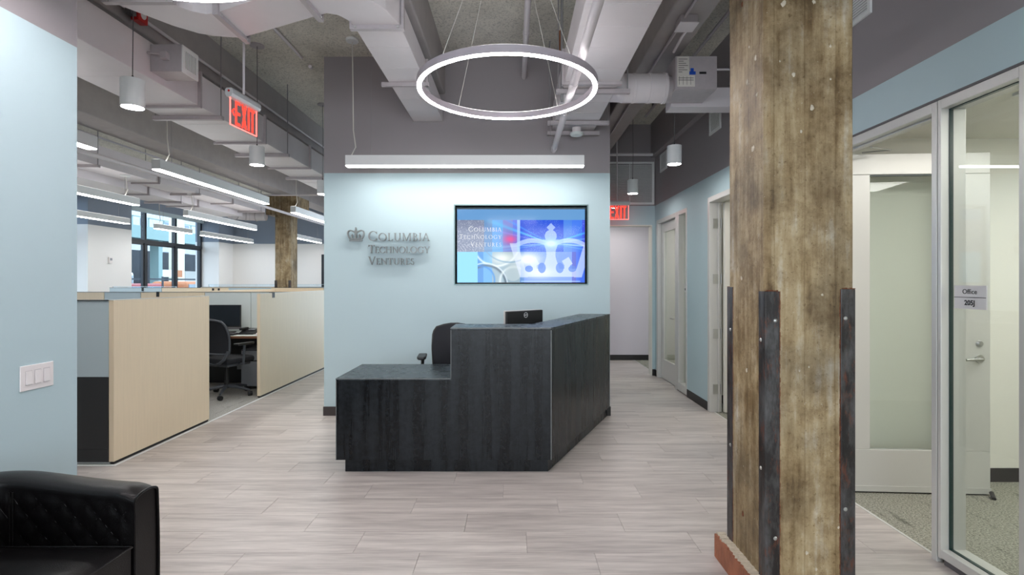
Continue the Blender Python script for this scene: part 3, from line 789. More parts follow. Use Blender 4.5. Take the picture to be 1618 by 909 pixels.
seam_strips(-3.40, -2.857, [2.2 + .62 * k for k in range(18)], 3.06, dA)
# supply grille box on duct A
gb = thing('supply_grille_box', (-2.73, 4.2, 3.11), 'mauve sheet metal box with white grille on the side of the duct', 'vent')
B(-2.856, -2.606, 4.11, 4.305, 3.115, 3.33).build('casing', M['duct_trim'], gb, bevel=.004)  # painted darker than the ducts; the shade of its faces is in the colour
gr = MB(); gr.box(-2.606, -2.598, 4.105, 4.135, 3.112, 3.325); gr.box(-2.606, -2.598, 4.28, 4.31, 3.112, 3.325); gr.box(-2.606, -2.598, 4.135, 4.28, 3.112, 3.15); gr.box(-2.606, -2.598, 4.135, 4.28, 3.29, 3.325)
gf = gr.build('grille_frame', M['white_metal'], gb)
B(-2.607, -2.604, 4.135, 4.28, 3.15, 3.29).build('dark_core', M['black'], gb)
for k in range(7): B(-2.604, -2.599, 4.14 + k * .02, 4.149 + k * .02, 3.15, 3.29).build('vane', M['white_metal'], gf)
vb = MB(); vb.box(-2.75, -2.70, 4.06, 4.11, 3.20, 3.255); vb.build('damper_motor', M['duct_trim'], gb, bevel=.004)
MB().tube([(-2.85, 4.07, 3.245), (-2.74, 4.07, 3.235)], .009, 8).build('damper_arm', M['duct_trim'], gb)
# duct F over the desk and its elbows
P = thing('air_duct', (-0.93, 4.5, 3.21), 'light duct running to the reception wall left of the front ring light, with sweeping elbows', 'duct')
zA, zB = 3.213, 3.41
B(-1.095, -.7746, 3.58, 5.715, zA, zB).build('straight_run', M['duct'], P, bevel=.003)
seam_strips(-1.095, -.7746, [3.9, 4.28, 4.62, 5.0, 5.36], zA, P)
def flange(pts, nm='flange'):
    (xa, ya), (xb, yb) = pts; d = Vector((xb - xa, yb - ya, 0)); L = d.length; a = math.atan2(d.y, d.x)
    T = Matrix.Translation((xa, ya, 0)) @ Matrix.Rotation(a, 4, 'Z')
    m = MB(T); m.box(-.02, L + .02, -.018, .018, zA - .028, zA - .001); m.box(-.02, -.001, -.018, .018, zA - .001, zB + .02); m.box(L + .001, L + .02, -.018, .018, zA - .001, zB + .02)
    f_ = m.build(nm, M['duct_trim'], P)
    for q in (0.02, L - .02): MB(T).lathe((q, -.02, zA - .014), [(0, -.005), (.008, -.004), (.009, .004)], 8, 'y').build('bolt', M['steel'], f_)
flange([(-1.10, 3.58), (-.77, 3.58)])
B(-1.16, -.74, 4.58, 4.61, zA - .035, zA - .001).build('hanger_strut', M['duct_trim'], P)
B(-.772, -.75, 4.57, 4.62, zA - .035, zB).build('hanger_strut', M['duct_trim'], P)
e1 = [(-.7746, 3.575), (-.795, 3.50), (-.825, 3.363), (-.892, 3.25), (-1.0, 3.16), (-1.14, 3.11), (-1.30, 3.10), (-1.28, 3.44), (-1.218, 3.41), (-1.155, 3.435), (-1.112, 3.50), (-1.095, 3.575)]
MB().prism(e1, zA, zB).build('elbow', M['duct'], P, bevel=.003)
flange([(-1.30, 3.09), (-1.28, 3.455)])
e2 = [(-1.302, 3.10), (-1.283, 3.44), (-1.92, 3.74), (-1.93, 3.40)]
MB().prism(e2, zA, zB).build('offset_run', M['duct'], P, bevel=.003)
flange([(-1.925, 3.39), (-1.925, 3.77)])
e3 = [(-1.93, 3.755), (-2.035, 3.745), (-2.13, 3.73), (-2.22, 3.69), (-2.33, 3.58), (-2.40, 3.47), (-2.453, 3.387), (-2.50, 3.31), (-2.505, 3.26), (-2.135, 3.26), (-2.13, 3.33), (-2.08, 3.39), (-2.01, 3.42), (-1.94, 3.41)]
MB().prism(e3, zA, zB).build('elbow', M['duct'], P, bevel=.003)
flange([(-2.52, 3.24), (-2.12, 3.24)])
B(-2.505, -2.135, -0.5, 3.24, zA, zB).build('near_run', M['duct'], P, bevel=.003)
# duct J (wide) on the right
J = thing('air_duct', (.645, 4, 3.11), 'wide pale duct passing behind the right half of the front ring light', 'duct')
B(.42, .872, -.6, 5.715, 3.112, 3.37).build('casing', M['duct'], J, bevel=.003)
seam_strips(.42, .872, [1.6, 2.1, 2.6, 3.1, 3.38, 3.68, 4.05, 4.8, 5.1], 3.112, J)
m = MB(); m.box(.42, .89, 4.30, 4.34, 3.085, 3.111); m.box(.395, .419, 4.30, 4.34, 3.085, 3.38); m.build('flange', M['duct_trim'], J)
strut(J, .36, .99, 4.45, 3.108); strut(J, .345, .97, 5.33, 3.108); strut(J, .36, .92, 5.62, 3.085, rods=False)
MB().tube([(.41, 4.47, 3.0), (.41, 4.47, 3.92)], .012, 6).build('hanger_rod', M['wire'], J)
B(.385, .415, 4.49, 4.53, 3.42, 3.62).build('bracket', M['orange_rust'], J)
# round branch and terminal box
K = thing('round_branch_duct', (1.1, 4.69, 3.21), 'round duct branch between the wide duct and the terminal box', 'duct')
n = 28; vs = []; fs = []
cz, cy, rr = 3.185, 4.66, .125
for i, q in enumerate((0, .5, 1)):
    for k in range(n):
        a = 2 * PI * k / n; cxx, czz = math.cos(a), math.sin(a)
        s_ = max(abs(cxx), abs(czz)); sq = (cxx / s_ * .19, czz / s_ * .10); ro = (cxx * rr, czz * rr)
        vs.append((.874 + .09 * q, cy + sq[0] * (1 - q) + ro[0] * q, 3.215 + sq[1] * (1 - q) + (ro[1] + cz - 3.215) * q))
for i in range(2):
    for k in range(n): fs.append((i * n + k, i * n + (k + 1) % n, (i + 1) * n + (k + 1) % n, (i + 1) * n + k))
MB().add(vs, fs).build('square_to_round', M['duct'], K, smooth=True)
MB().lathe((0, cy, cz), [(rr, .964), (rr, 1.05), (rr + .004, 1.052), (rr + .004, 1.07), (rr, 1.072), (rr, 1.19), (rr + .006, 1.192), (rr + .006, 1.215), (rr, 1.217), (rr, 1.32), (rr + .008, 1.322), (rr + .008, 1.345), (rr - .01, 1.347)], 32, 'x').build('sleeve', M['duct'], K, smooth=True)
MB().lathe((0, cy, cz), [(.105, 1.347), (.105, 1.389)], 24, 'x').build('collar', M['duct_trim'], K, smooth=True)
V = thing('terminal_box', (1.57, 4.7, 3.12), 'grey air terminal box with paper labels and blue sticker near the column', 'duct box')
B(1.39, 1.747, 4.5, 4.86, 3.12, 3.405).build('casing', M['duct_trim'], V, bevel=.003)
B(1.46, 2.204, 4.862, 5.04, 3.09, 3.27).build('outlet_duct', M['duct'], V, bevel=.003)
def vpx(a, b, c, d): return (a - 812) / 827 * 4.5, (b - 812) / 827 * 4.5, EYE + (446 - d) / 827 * 4.5, EYE + (446 - c) / 827 * 4.5
for (a, b, c, d, nm, mm, dy) in ((1070, 1089, 89.5, 119, 'paper_label', 'paper', .002), (1070, 1098, 119.2, 137, 'paper_label', 'paper', .002), (1091, 1096, 108, 114, 'sticker', 'blue_tag', .0035), (1089, 1099, 113, 118, 'sticker', 'blue_tag', .0035), (1105, 1116, 113.5, 117, 'name_strip', 'black', .002)):
    xa, xb, za, zb = vpx(a, b, c, d); B(xa, xb, 4.5 - dy, 4.4995, za, zb).build(nm, M[mm], V)
pr = MB()
for k in range(9):
    xa, xb, za, zb = vpx(1072, 1072 + (14, 8, 12, 15, 9, 14, 6, 24, 24)[k], 93 + k * 3.4 + (6 if k > 6 else 0), 94 + k * 3.4 + (6 if k > 6 else 0)); pr.box(xa, xb, 4.4972, 4.498, za, zb)
for k in range(4):
    xa, xb, za, zb = vpx(1073 + 6 * k, 1073.6 + 6 * k, 121, 134); pr.box(xa, xb, 4.4972, 4.498, za, zb)
pr.build('print', M['print'], V)
MB().tube([(1.75, 4.6, 3.33), (2.2, 4.6, 3.33)], .009, 8).build('conduit', M['pipe'], V)

# left office ducts
D_ = thing('air_duct', (-5.9, 9, 3.06), 'grey duct behind the far concrete beam over the cubicles', 'duct')
B(-6.12, -5.7, 0.2, 12.0, 3.06, 3.34).build('casing', M['duct'], D_, bevel=.004)
for y in (7.1, 9.4, 11.7): strut(D_, -6.18, -5.64, y, 3.06)
for y in (6.2, 8.4, 10.6):
    m = MB(); m.box(-6.14, -5.68, y - .012, y + .012, 3.035, 3.059); m.box(-5.70, -5.675, y - .012, y + .012, 3.06, 3.36); m.build('flange', M['duct_trim'], D_)
E_ = thing('air_duct', (-6.5, 9, 2.96), 'lower grey duct nearest the office windows', 'duct')
B(-6.8, -6.22, 0.2, 12.0, 2.96, 3.13).build('casing', M['duct'], E_, bevel=.004)
for y in (6.0, 7.4, 8.9, 10.3):
    m = MB(); m.box(-6.85, -6.19, y - .012, y + .012, 2.935, 2.959); m.box(-6.22, -6.195, y - .012, y + .012, 2.96, 3.15); m.build('flange', M['duct_trim'], E_)
for y in (6.9, 9.7): strut(E_, -6.86, -6.16, y, 2.96)
fx = MB(); pts = []
for k in range(10):
    a = PI / 2 * k / 9; pts.append((-6.5 + .45 * (1 - math.cos(a)), 12.004 + .45 * math.sin(a), 3.02))
pts.append((-5.90, 12.45, 3.02)); fx.tube(pts, .10, 18); 
fx2 = thing('flexible_duct', (-6.2, 12.3, 2.9), 'round elbow duct at the far end of the lower office duct', 'duct')
fx.build('sleeve', M['duct'], fx2, smooth=True)
for k in (2, 5, 8):
    p = Vector(pts[k]); q = Vector(pts[k + 1]); d = (q - p).normalized() * .012
    MB().tube([p, p + d], .117, 18).build('band', M['duct_trim'], fx2)

def pipe(name, pts, r, m, label, coup=(), group=None):
    t = thing(name, pts[0], label, 'pipe', group)
    MB().tube(pts, r, 16).build('run', m, t, smooth=True)
    for (a, L) in coup:
        p0, p1 = Vector(pts[0]), Vector(pts[-1]); d = (p1 - p0).normalized(); c = p0 + d * a
        MB().tube([c - d * L / 2, c + d * L / 2], r + .004, 16).build('coupling', m, t)
    return t
pipe('sprinkler_pipe', [(.433, 0.5, 2.90), (.433, 5.72, 2.90)], .029, M['pipe'], 'fat white pipe slanting across the right of the front ring light', [(3.3, .07), (3.95, .05), (5.12, .06)])
pipe('ceiling_pipe', [(.111, 0.5, 3.70), (.111, 5.72, 3.70)], .026, M['pipe'], 'short vertical-looking pipe over the middle of the reception wall', [(4.2, .06)])
pipe('conduit', [(-2.31, 3.8, 3.905), (-2.31, 5.7, 3.905)], .016, M['duct'], 'round conduit on the sprayed concrete left of the reception wall', [(2.15, .04)])
pipe('conduit', [(-3.035, 1.0, 3.61), (-3.035, 16.2, 3.61)], .014, M['duct'], 'thin conduit along the beam above the exit sign')
pipe('office_pipe', [(-4.95, 3.0, 2.96), (-4.95, 16.2, 2.96)], .028, M['duct'], 'fat pipe running under the beam above the cubicles', [(5.5, .06), (8.5, .06)])
pipe('conduit', [(-5.9, 3.0, 3.52), (-5.9, 16.2, 3.52)], .014, M['duct'], 'thin conduit behind the far beam over the cubicles')
pipe('cross_pipe', [(-5.8, 12.0, 3.455), (-2.3, 12.0, 3.455)], .018, M['duct'], 'thin pipe crossing in front of the far column capital')
pipe('corridor_pipe', [(1.06, 8.0, 3.41), (2.12, 8.0, 3.41)], .022, M['duct'], 'horizontal pipe above the corridor louvre')
pipe('conduit', [(1.30, 0.9, 3.475), (1.30, 4.0, 3.475), (1.32, 8.1, 3.475)], .011, M['duct_trim'], 'conduit fixed under the beam right of the wide duct')
pipe('sprinkler_branch', [(1.86, 2.0, 3.80), (1.86, 7.4, 3.80)], .016, M['duct_trim'], 'thin sprinkler pipe on the slab beside the corridor wall', [(3.0, .06)])
for i, y in enumerate((3.86, 7.0)):
    hd = thing('upright_sprinkler', (1.86, y, 3.82), ('dark upright sprinkler head with red tip near the concrete column' if i == 0 else 'dark sprinkler head far down the corridor ceiling'), 'sprinkler')
    MB().tube([(1.86, y, 3.81), (1.86, y, 3.87)], .016, 10).build('body', M['cable_dark'], hd); MB().lathe((1.86, y, 3.87), [(.008, 0), (.014, .008), (0, .014)], 10).build('tip', M['orange_rust'], hd)
jb = thing('junction_box', (1.335, 4.05, 3.44), 'square electrical junction box under the beam left of the column', 'junction box')
B(1.27, 1.40, 3.98, 4.12, 3.44, 3.5).build('body', M['duct_trim'], jb, bevel=.004); B(1.262, 1.408, 3.972, 4.128, 3.43, 3.44).build('cover', M['duct'], jb, bevel=.003)
MB().tube([(1.37, 4.12, 3.46), (1.37, 4.25, 3.46), (1.375, 4.5, 3.44)], .012, 8).build('conduit', M['duct'], jb)
# ceiling grooves on beam, rusty brackets
# smoke detector / sensor
sd = thing('ceiling_sensor', (.655, 5.47, 2.99), 'round white sensor hanging under the hangers near the reception wall', 'sensor')
MB().lathe((.655, 5.47, 3.0), [(0, -.012), (.06, -.008), (.07, .004), (.07, .018), (.045, .026)], 28).build('head', M['sensor'], sd, smooth=True)
MB().lathe((.655, 5.47, 3.02), [(.045, 0), (.045, .055)], 24).build('stem', M['white_plastic'], sd, smooth=True)
# fire alarm
fa = thing('fire_alarm', (-3.0, 4.2, 3.56), 'red fire alarm box fixed to the beam above the near pendant', 'alarm')
B(-3.018, -2.955, 4.12, 4.23, 3.53, 3.64).build('body', M['red'], fa, bevel=.006); B(-3.018, -2.97, 4.06, 4.118, 3.55, 3.63).build('back_box', M['cable_dark'], fa)
MB().lathe((-2.955, 4.175, 3.585), [(.03, 0), (.025, .008), (0, .01)], 16, 'x').build('lens', M['white_plastic'], fa)

# wall vents (right wall) and louvre
def wall_vent(y0, y1, z0, z1, label):
    t = thing('wall_vent', (XR, (y0 + y1) / 2, z0), label, 'vent')
    x0, x1 = XR - .014, XR - .001; m = MB(); b = .028
    m.box(x0, x1, y0, y1, z0, z0 + b); m.box(x0, x1, y0, y1, z1 - b, z1); m.box(x0, x1, y0, y0 + b, z0 + b, z1 - b); m.box(x0, x1, y1 - b, y1, z0 + b, z1 - b)
    m.build('frame', M['white_metal'], t)
    B(XR - .003, XR - .0005, y0 + b, y1 - b, z0 + b, z1 - b).build('dark_core', M['black'], t)
    n = int((z1 - z0 - 2 * b) / .0165)
    for k in range(n):
        z = z0 + b + (k + .5) * (z1 - z0 - 2 * b) / n
        MB().add([(x0 + .001, y0 + b, z + .001), (x1 - .003, y0 + b, z - .004), (x1 - .003, y1 - b, z - .004), (x0 + .001, y1 - b, z + .001),
                  (x0 + .001, y0 + b, z + .004), (x1 - .003, y0 + b, z - .001), (x1 - .003, y1 - b, z - .001), (x0 + .001, y1 - b, z + .004)],
                 [(0, 3, 2, 1), (4, 5, 6, 7), (0, 1, 5, 4), (1, 2, 6, 5), (2, 3, 7, 6), (3, 0, 4, 7)]).build('slat', M['white_metal'], t)
wall_vent(5.56, 5.88, 3.10, 3.365, 'white slatted vent on the mauve wall just left of the column')
wall_vent(7.52, 7.86, 3.10, 3.365, 'white slatted vent furthest down the corridor wall')
wall_vent(3.22, 3.56, 3.12, 3.385, 'white slatted vent at the top just right of the column')
lv = thing('louvre_grille', (1.6, 8.17, 2.67), 'wide slatted return air grille over the corridor opening', 'vent')
lx0, lx1, lz0, lz1 = 1.07, 2.185, 2.672, 3.335
m = MB(); y0, y1 = 8.15, 8.179
m.box(lx0, lx1, y0, y1, lz0, lz0 + .03); m.box(lx0, lx1, y0, y1, lz1 - .03, lz1); m.box(lx0, lx0 + .03, y0, y1, lz0 + .03, lz1 - .03); m.box(lx1 - .03, lx1, y0, y1, lz0 + .03, lz1 - .03)
m.build('frame', M['white_metal'], lv); B(lx0, lx1, 8.1745, 8.179, lz0 + .02, lz1 - .02).build('dark_core', M['cable_dark'], lv)
for k in range(30):
    z = lz0 + .036 + k * (lz1 - lz0 - .07) / 30
    B(lx0 + .03, lx1 - .03, 8.155, 8.172, z, z + .009).build('slat', M['white_metal'], lv)
for x in (1.42, 1.80): B(x, x + .012, 8.150, 8.156, lz0 + .03, lz1 - .03).build('mullion', M['white_metal'], lv)

# ================================================================== LUMINAIRES
def ring_light(cx, cy, z, R, label, cz=ZS):
    t = thing('ring_pendant', (cx, cy, z), label, 'ring light')
    Ri = R - .035; n = 96
    MB().lathe((cx, cy, z), [(Ri, .008), (Ri, .055), (R, .055), (R, .008), (Ri, .008)], n).build('ring', M['ring_metal'], t, smooth=True)
    MB().lathe((cx, cy, z), [(Ri + .006, .010), (Ri + .006, .002), (R - .006, .002), (R - .006, .010), (Ri + .006, .010)], n).build('light_strip', M['led_ring'], t, smooth=True)
    MB().lathe((cx, cy, z), [(Ri + .006, .0555), (Ri + .006, .058), (R - .006, .058), (R - .006, .0555), (Ri + .006, .0555)], n).build('uplight_strip', M['ring_up'], t)  # uplight added on the ring top, hidden from below, to lift the ceiling
    for a in (50, 130, 230, 310):
        x, y = cx + (R - .017) * math.cos(math.radians(a)), cy + (R - .017) * math.sin(math.radians(a))
        MB().tube([(x, y, z + .055), (cx + .15 * math.cos(math.radians(a)), cy + .15 * math.sin(math.radians(a)), cz - .03)], .0014, 6).build('suspension_wire', M['cable'], t)
    MB().lathe((cx, cy, cz - .035), [(0, 0), (.17, 0), (.17, .034), (0, .034)], 32).build('ceiling_rose', M['white_metal'], t)
    return t
ring_light(-.045, 3.61, 2.768, .617, 'glowing ring light hanging in front of the reception wall')
ring_light(-1.42, 1.86, 2.775, .61, 'ring light at the top left, only its lower arc in view', cz=ZS)
ring_light(-0.05, -1.9, 2.775, .61, 'ring light hanging behind the viewpoint')  # unseen ring added as extra light from behind the camera

def linear(x0, x1, y0, y1, zb, label, group=None, cord=None, cz=ZS):
    t = thing('linear_pendant', ((x0 + x1) / 2, (y0 + y1) / 2, zb), label, 'linear light', group)
    b = MB(); b.box(x0, x1, y0, y1, zb + .012, zb + .115); 
    b.build('housing', M['white_metal'], t)
    B(x0 + .004, x1 - .004, y0 + .004, y1 - .004, zb + .004, zb + .0115).build('light_strip', M['led_lin'], t)
    if not cord or x1 - x0 < 1: B(x0 + .01, x1 - .01, y0 + .01, y1 - .01, zb + .1152, zb + .118).build('uplight_strip', M['led_up'], t)  # added uplight on the housing, brightens ducts and slab
    if x1 - x0 > y1 - y0: ends = [(x0 + .25, (y0 + y1) / 2), (x1 - .34, (y0 + y1) / 2)]
    else: ends = [((x0 + x1) / 2, y0 + .25), ((x0 + x1) / 2, y1 - .25)]
    for (x, y) in ends:
        MB().tube([(x, y, zb + .115), (x, y, cz)], .0022, 6).build('suspension_wire', M['wire'], t)
    if cord:
        x, y = cord
        MB().tube([(x, y, cz - .02), (x + .008, y, min(3.4, cz - .03)), (x + .012, y, 3.0), (x + .035, y, 2.83), (x - .01, y, zb + .115)], .006, 8).build('power_cord', M['cable'], t)
        MB().lathe((x, y, cz - .028), [(0, 0), (.06, .002), (.064, .01), (.064, .028)], 24).build('ceiling_rose', M['white_metal'], t, smooth=True)
    return t
linear(-1.70, .71, 5.275, 5.365, 2.627, 'long white linear light hanging parallel to the reception wall', cord=(-1.64, 5.31))
ZL = EYE + 1.17
G_ = 'linear lights hanging over the cubicles'
linear(-3.78, -3.69, 2.20, 4.64, ZL, 'linear light at the upper left, its far end just past the blue wall', G_)
linear(-3.78, -3.69, 5.46, 7.90, ZL, 'largest linear light over the cubicles, ending near the far column', G_, cord=(-3.735, 5.62))
linear(-3.78, -3.69, 8.85, 11.3, ZL, 'linear light just left of the reception wall edge, right of the far column', G_, cord=(-3.735, 8.95))
linear(-5.84, -5.75, 5.60, 8.05, ZL, 'linear light crossing beside the blue wall, ending at the left of the window', G_, cord=(-5.79, 7.8), cz=3.058)
linear(-5.88, -5.79, 9.30, 11.8, ZL, 'linear light in front of the right window panes', G_, cord=(-5.83, 9.45), cz=3.058)
linear(-5.88, -5.79, 13.3, 15.8, ZL, 'small far linear light right of the far column', G_)
linear(4.3, 4.39, 2.2, 3.4, 2.2, 'linear light inside the near glazed office, out of the frame', None, cz=2.51)  # added lamp, never in view, lifts the office ceiling
linear(-7.86, -7.77, 8.20, 10.6, ZL, 'lower linear light at the far left beside the blue wall', G_)
linear(-7.92, -7.83, 11.5, 12.75, ZL, 'short linear light in front of the middle window pane', G_, cord=(-7.87, 11.6))
linear(-7.92, -7.83, 13.2, 15.75, ZL, 'farthest linear light beside the window reveal', G_)

def can(x, y, zb, label, rose=True, r=.073, h=.19):
    t = thing('cylinder_pendant', (x, y, zb), label, 'pendant light', 'white cylinder pendants')
    c = MB(); c.lathe((x, y, zb), [(r - .008, .012), (r - .006, 0), (r, 0), (r, h), (0, h + .001)], 32); c.build('shade', M['white_metal'], t, smooth=True)
    MB().lathe((x, y, zb), [(0, .008), (r - .006, .008), (r - .007, .012), (0, .013)], 28).build('lamp', M['led_can'], t)
    MB().tube([(x, y, zb + h), (x, y, zb + h + .05), (x + .004, y, zb + h + .4), (x, y, ZS)], .0035, 6).build('cord', M['cable_dark'], t)
    MB().lathe((x, y, zb + h), [(.008, 0), (.006, .03), (0, .031)], 10).build('strain_relief', M['black'], t)
    if rose: MB().lathe((x, y, ZS - .014), [(0, 0), (.07, 0), (.07, .013)], 24).build('ceiling_rose', M['duct_trim'], t)
ZC = EYE + 1.205
can(-2.63, 3.61, ZC, 'nearest white cylinder pendant, left of the exit sign', rose=False)
can(-2.67, 5.44, ZC + .01, 'white cylinder pendant just right of the exit sign')
can(-2.65, 7.25, ZC + .01, 'white cylinder pendant half hidden by the reception wall edge')
can(1.655, 5.40, ZC + .01, 'white cylinder pendant under the terminal box by the corridor')
can(1.635, 7.20, ZC + .01, 'white cylinder pendant in front of the corridor louvre')
can(1.65, -1.2, ZC, 'white cylinder pendant behind the viewpoint')  # unseen pendant, added for light behind the camera

# exit signs
def exit_sign(name, o, u, label, arrow, W=.35):
    """o: centre bottom of the panel, u: reading direction (unit, horizontal)"""
    t = thing(name, (o[0], o[1], o[2]), label, 'exit sign')
    u = Vector(u).normalized(); nrm = Vector((u.y, -u.x, 0))
    T = Matrix(((u.x, -nrm.x, 0, o[0]), (u.y, -nrm.y, 0, o[1]), (0, 0, 1, o[2]), (0, 0, 0, 1)))
    Hh = .215
    B(-W / 2 + .006, W / 2 - .006, -.003, .003, 0.004, Hh, T).build('panel', M['acrylic'], t)
    e = MB(T); e.box(-W / 2, -W / 2 + .006, -.004, .004, 0, Hh); e.box(W / 2 - .006, W / 2, -.004, .004, 0, Hh); e.box(-W / 2, W / 2, -.004, .004, 0, .006)
    e.build('glowing_edge', M['exit_edge'], t)
    L = MB(T)
    def pl(p): L.plate(p, -.0055, -.0035)
    y0, y1 = .016, .203; w = .021
    k = W / .35
    def bx(a, b, c, d): pl([(a * k, c), (b * k, c), (b * k, d), (a * k, d)])
    x = -.115; bx(x, x + w, y0, y1); [bx(x + w, x + .062, c, c + w) for c in (y0, (y0 + y1) / 2 - w / 2, y1 - w)]
    x = -.035; pl([(x * k, y0), ((x + .02) * k, y0), ((x + .065) * k, y1), ((x + .045) * k, y1)]); pl([((x + .045) * k, y0), ((x + .065) * k, y0), ((x + .02) * k, y1), (x * k, y1)])
    x = .047; bx(x, x + w, y0, y1)
    x = .078; bx(x + .022, x + .022 + w, y0, y1 - w); bx(x, x + .061, y1 - w, y1)
    L.build('lettering', M['exit_red'], t)
    if arrow:
        A = MB(T); c = (y0 + y1) / 2
        A.plate([(-.16 * k, c), (-.135 * k, c + .028), (-.122 * k, c + .028), (-.145 * k, c), (-.122 * k, c - .028), (-.135 * k, c - .028)], -.0055, -.0035); A.build('arrow', M['exit_red'], t)
    prof = [(-.02, Hh - .004), (.02, Hh - .004), (.033, Hh + .02), (.033, Hh + .05), (.022, Hh + .066), (-.022, Hh + .066), (-.033, Hh + .05), (-.033, Hh + .02)]
    hb = MB(T); n = len(prof)
    vs = [(-W / 2 - .015, a, b) for a, b in prof] + [(W / 2 + .015, a, b) for a, b in prof]
    fs = [tuple(range(n)), tuple(range(n, 2 * n))[::-1]] + [((i + 1) % n, i, n + i, n + (i + 1) % n) for i in range(n)]
    hs = hb.add(vs, fs).build('housing', M['alu_light'], t, bevel=.004)
    MB(T).lathe((-W / 2 - .015, 0, Hh + .042), [(0, -.004), (.008, -.003), (.009, 0)], 12, 'x').build('test_button', M['red'], hs)
    MB(T).tube([(0, 0, Hh + .066), (0, 0, ZS - o[2])], .0095, 10).build('stem', M['pipe'], t, smooth=True)
M['alu_light'] = mat('pale_aluminium_housing', (206, 208, 210), 0.35, metal=.2)
exit_sign('exit_sign', (-2.18, 4.225, EYE + 1.222), (.035, .35, 0), 'red glowing EXIT sign with arrow hanging left of the reception wall', True)
exit_sign('exit_sign', (1.557, 7.9, EYE + .945), (1, 0, 0), 'red glowing EXIT sign at the corridor end, partly hidden by the reception wall', False)

# ================================================================== RECEPTION DESK
dk = thing('reception_desk', (-.5, 4.5, 0), 'black two-level reception desk with raised transaction counter', 'desk')
fy = 3.99
ox = lambda y: .285 + (y - 3.99) * (1.045 - .285) / (5.705 - 3.99)
HT, LT = 1.113, .727
# bodies
B(-1.353, -.478, fy, fy + .02, .104, LT - .018).build('front_panel', M['desk'], dk)
B(-.478, .285, fy, fy + .02, .104, HT - .018).build('front_panel', M['desk'], dk)
B(-1.353, -1.333, fy + .02, 4.68, .104, LT - .018).build('end_panel', M['desk'], dk)
B(-.478, -.458, fy + .02, 4.35, LT, HT - .018).build('end_panel', M['desk'], dk)
sy1 = 5.705
MB().prism([(.285, fy + .001), (ox(sy1), sy1), (ox(sy1) - .022, sy1), (.263, fy + .02)], .104, HT - .018).build('side_panel', M['desk'], dk)
MB().prism([(-.455, fy + .021), (.255, fy + .021), (.42, 4.34), (-.455, 4.34)], .10, HT - .02).build('counter_core', M['panel_black'], dk)
MB().prism([(.2, 4.345), (.43, 4.345), (ox(sy1) - .03, sy1), (.74, sy1)], .10, HT - .02).build('counter_core', M['panel_black'], dk)
# tops
B(-1.357, -.479, fy - .004, 4.68, LT - .017, LT).build('low_worktop', M['desk_top'], dk, bevel=.0015)
ct = [(-.482, fy - .004), (.287, fy - .004), (ox(sy1) + .003, sy1), (.71, sy1), (.15, 4.35), (-.482, 4.35)]
MB().prism(ct, HT - .017, HT).build('transaction_counter', M['desk_top'], dk, bevel=.0015)
ed = MB(); ed.box(-1.358, -.482, fy - .006, fy - .004, LT - .007, LT - .001); ed.box(-.484, .287, fy - .006, fy - .004, HT - .007, HT - .001); ed.box(.281, .287, fy - .003, fy, .104, HT - .018); ed.box(-.482, -.478, fy - .003, fy, LT, HT - .018); ed.box(-1.357, -1.353, fy - .003, fy, .104, LT - .018)
ed.build('pale_edging', M['desk_edge'], dk)
# toe kick
MB().prism([(-1.30, 4.035), (.262, 4.035), (ox(sy1) - .03, sy1), (ox(sy1) - .06, sy1), (.24, 4.06), (-1.30, 4.06)], 0, .104).build('toe_kick', M['desk'], dk)
B(-1.30, -1.28, 4.06, 4.66, 0, .104).build('toe_kick', M['desk'], dk)

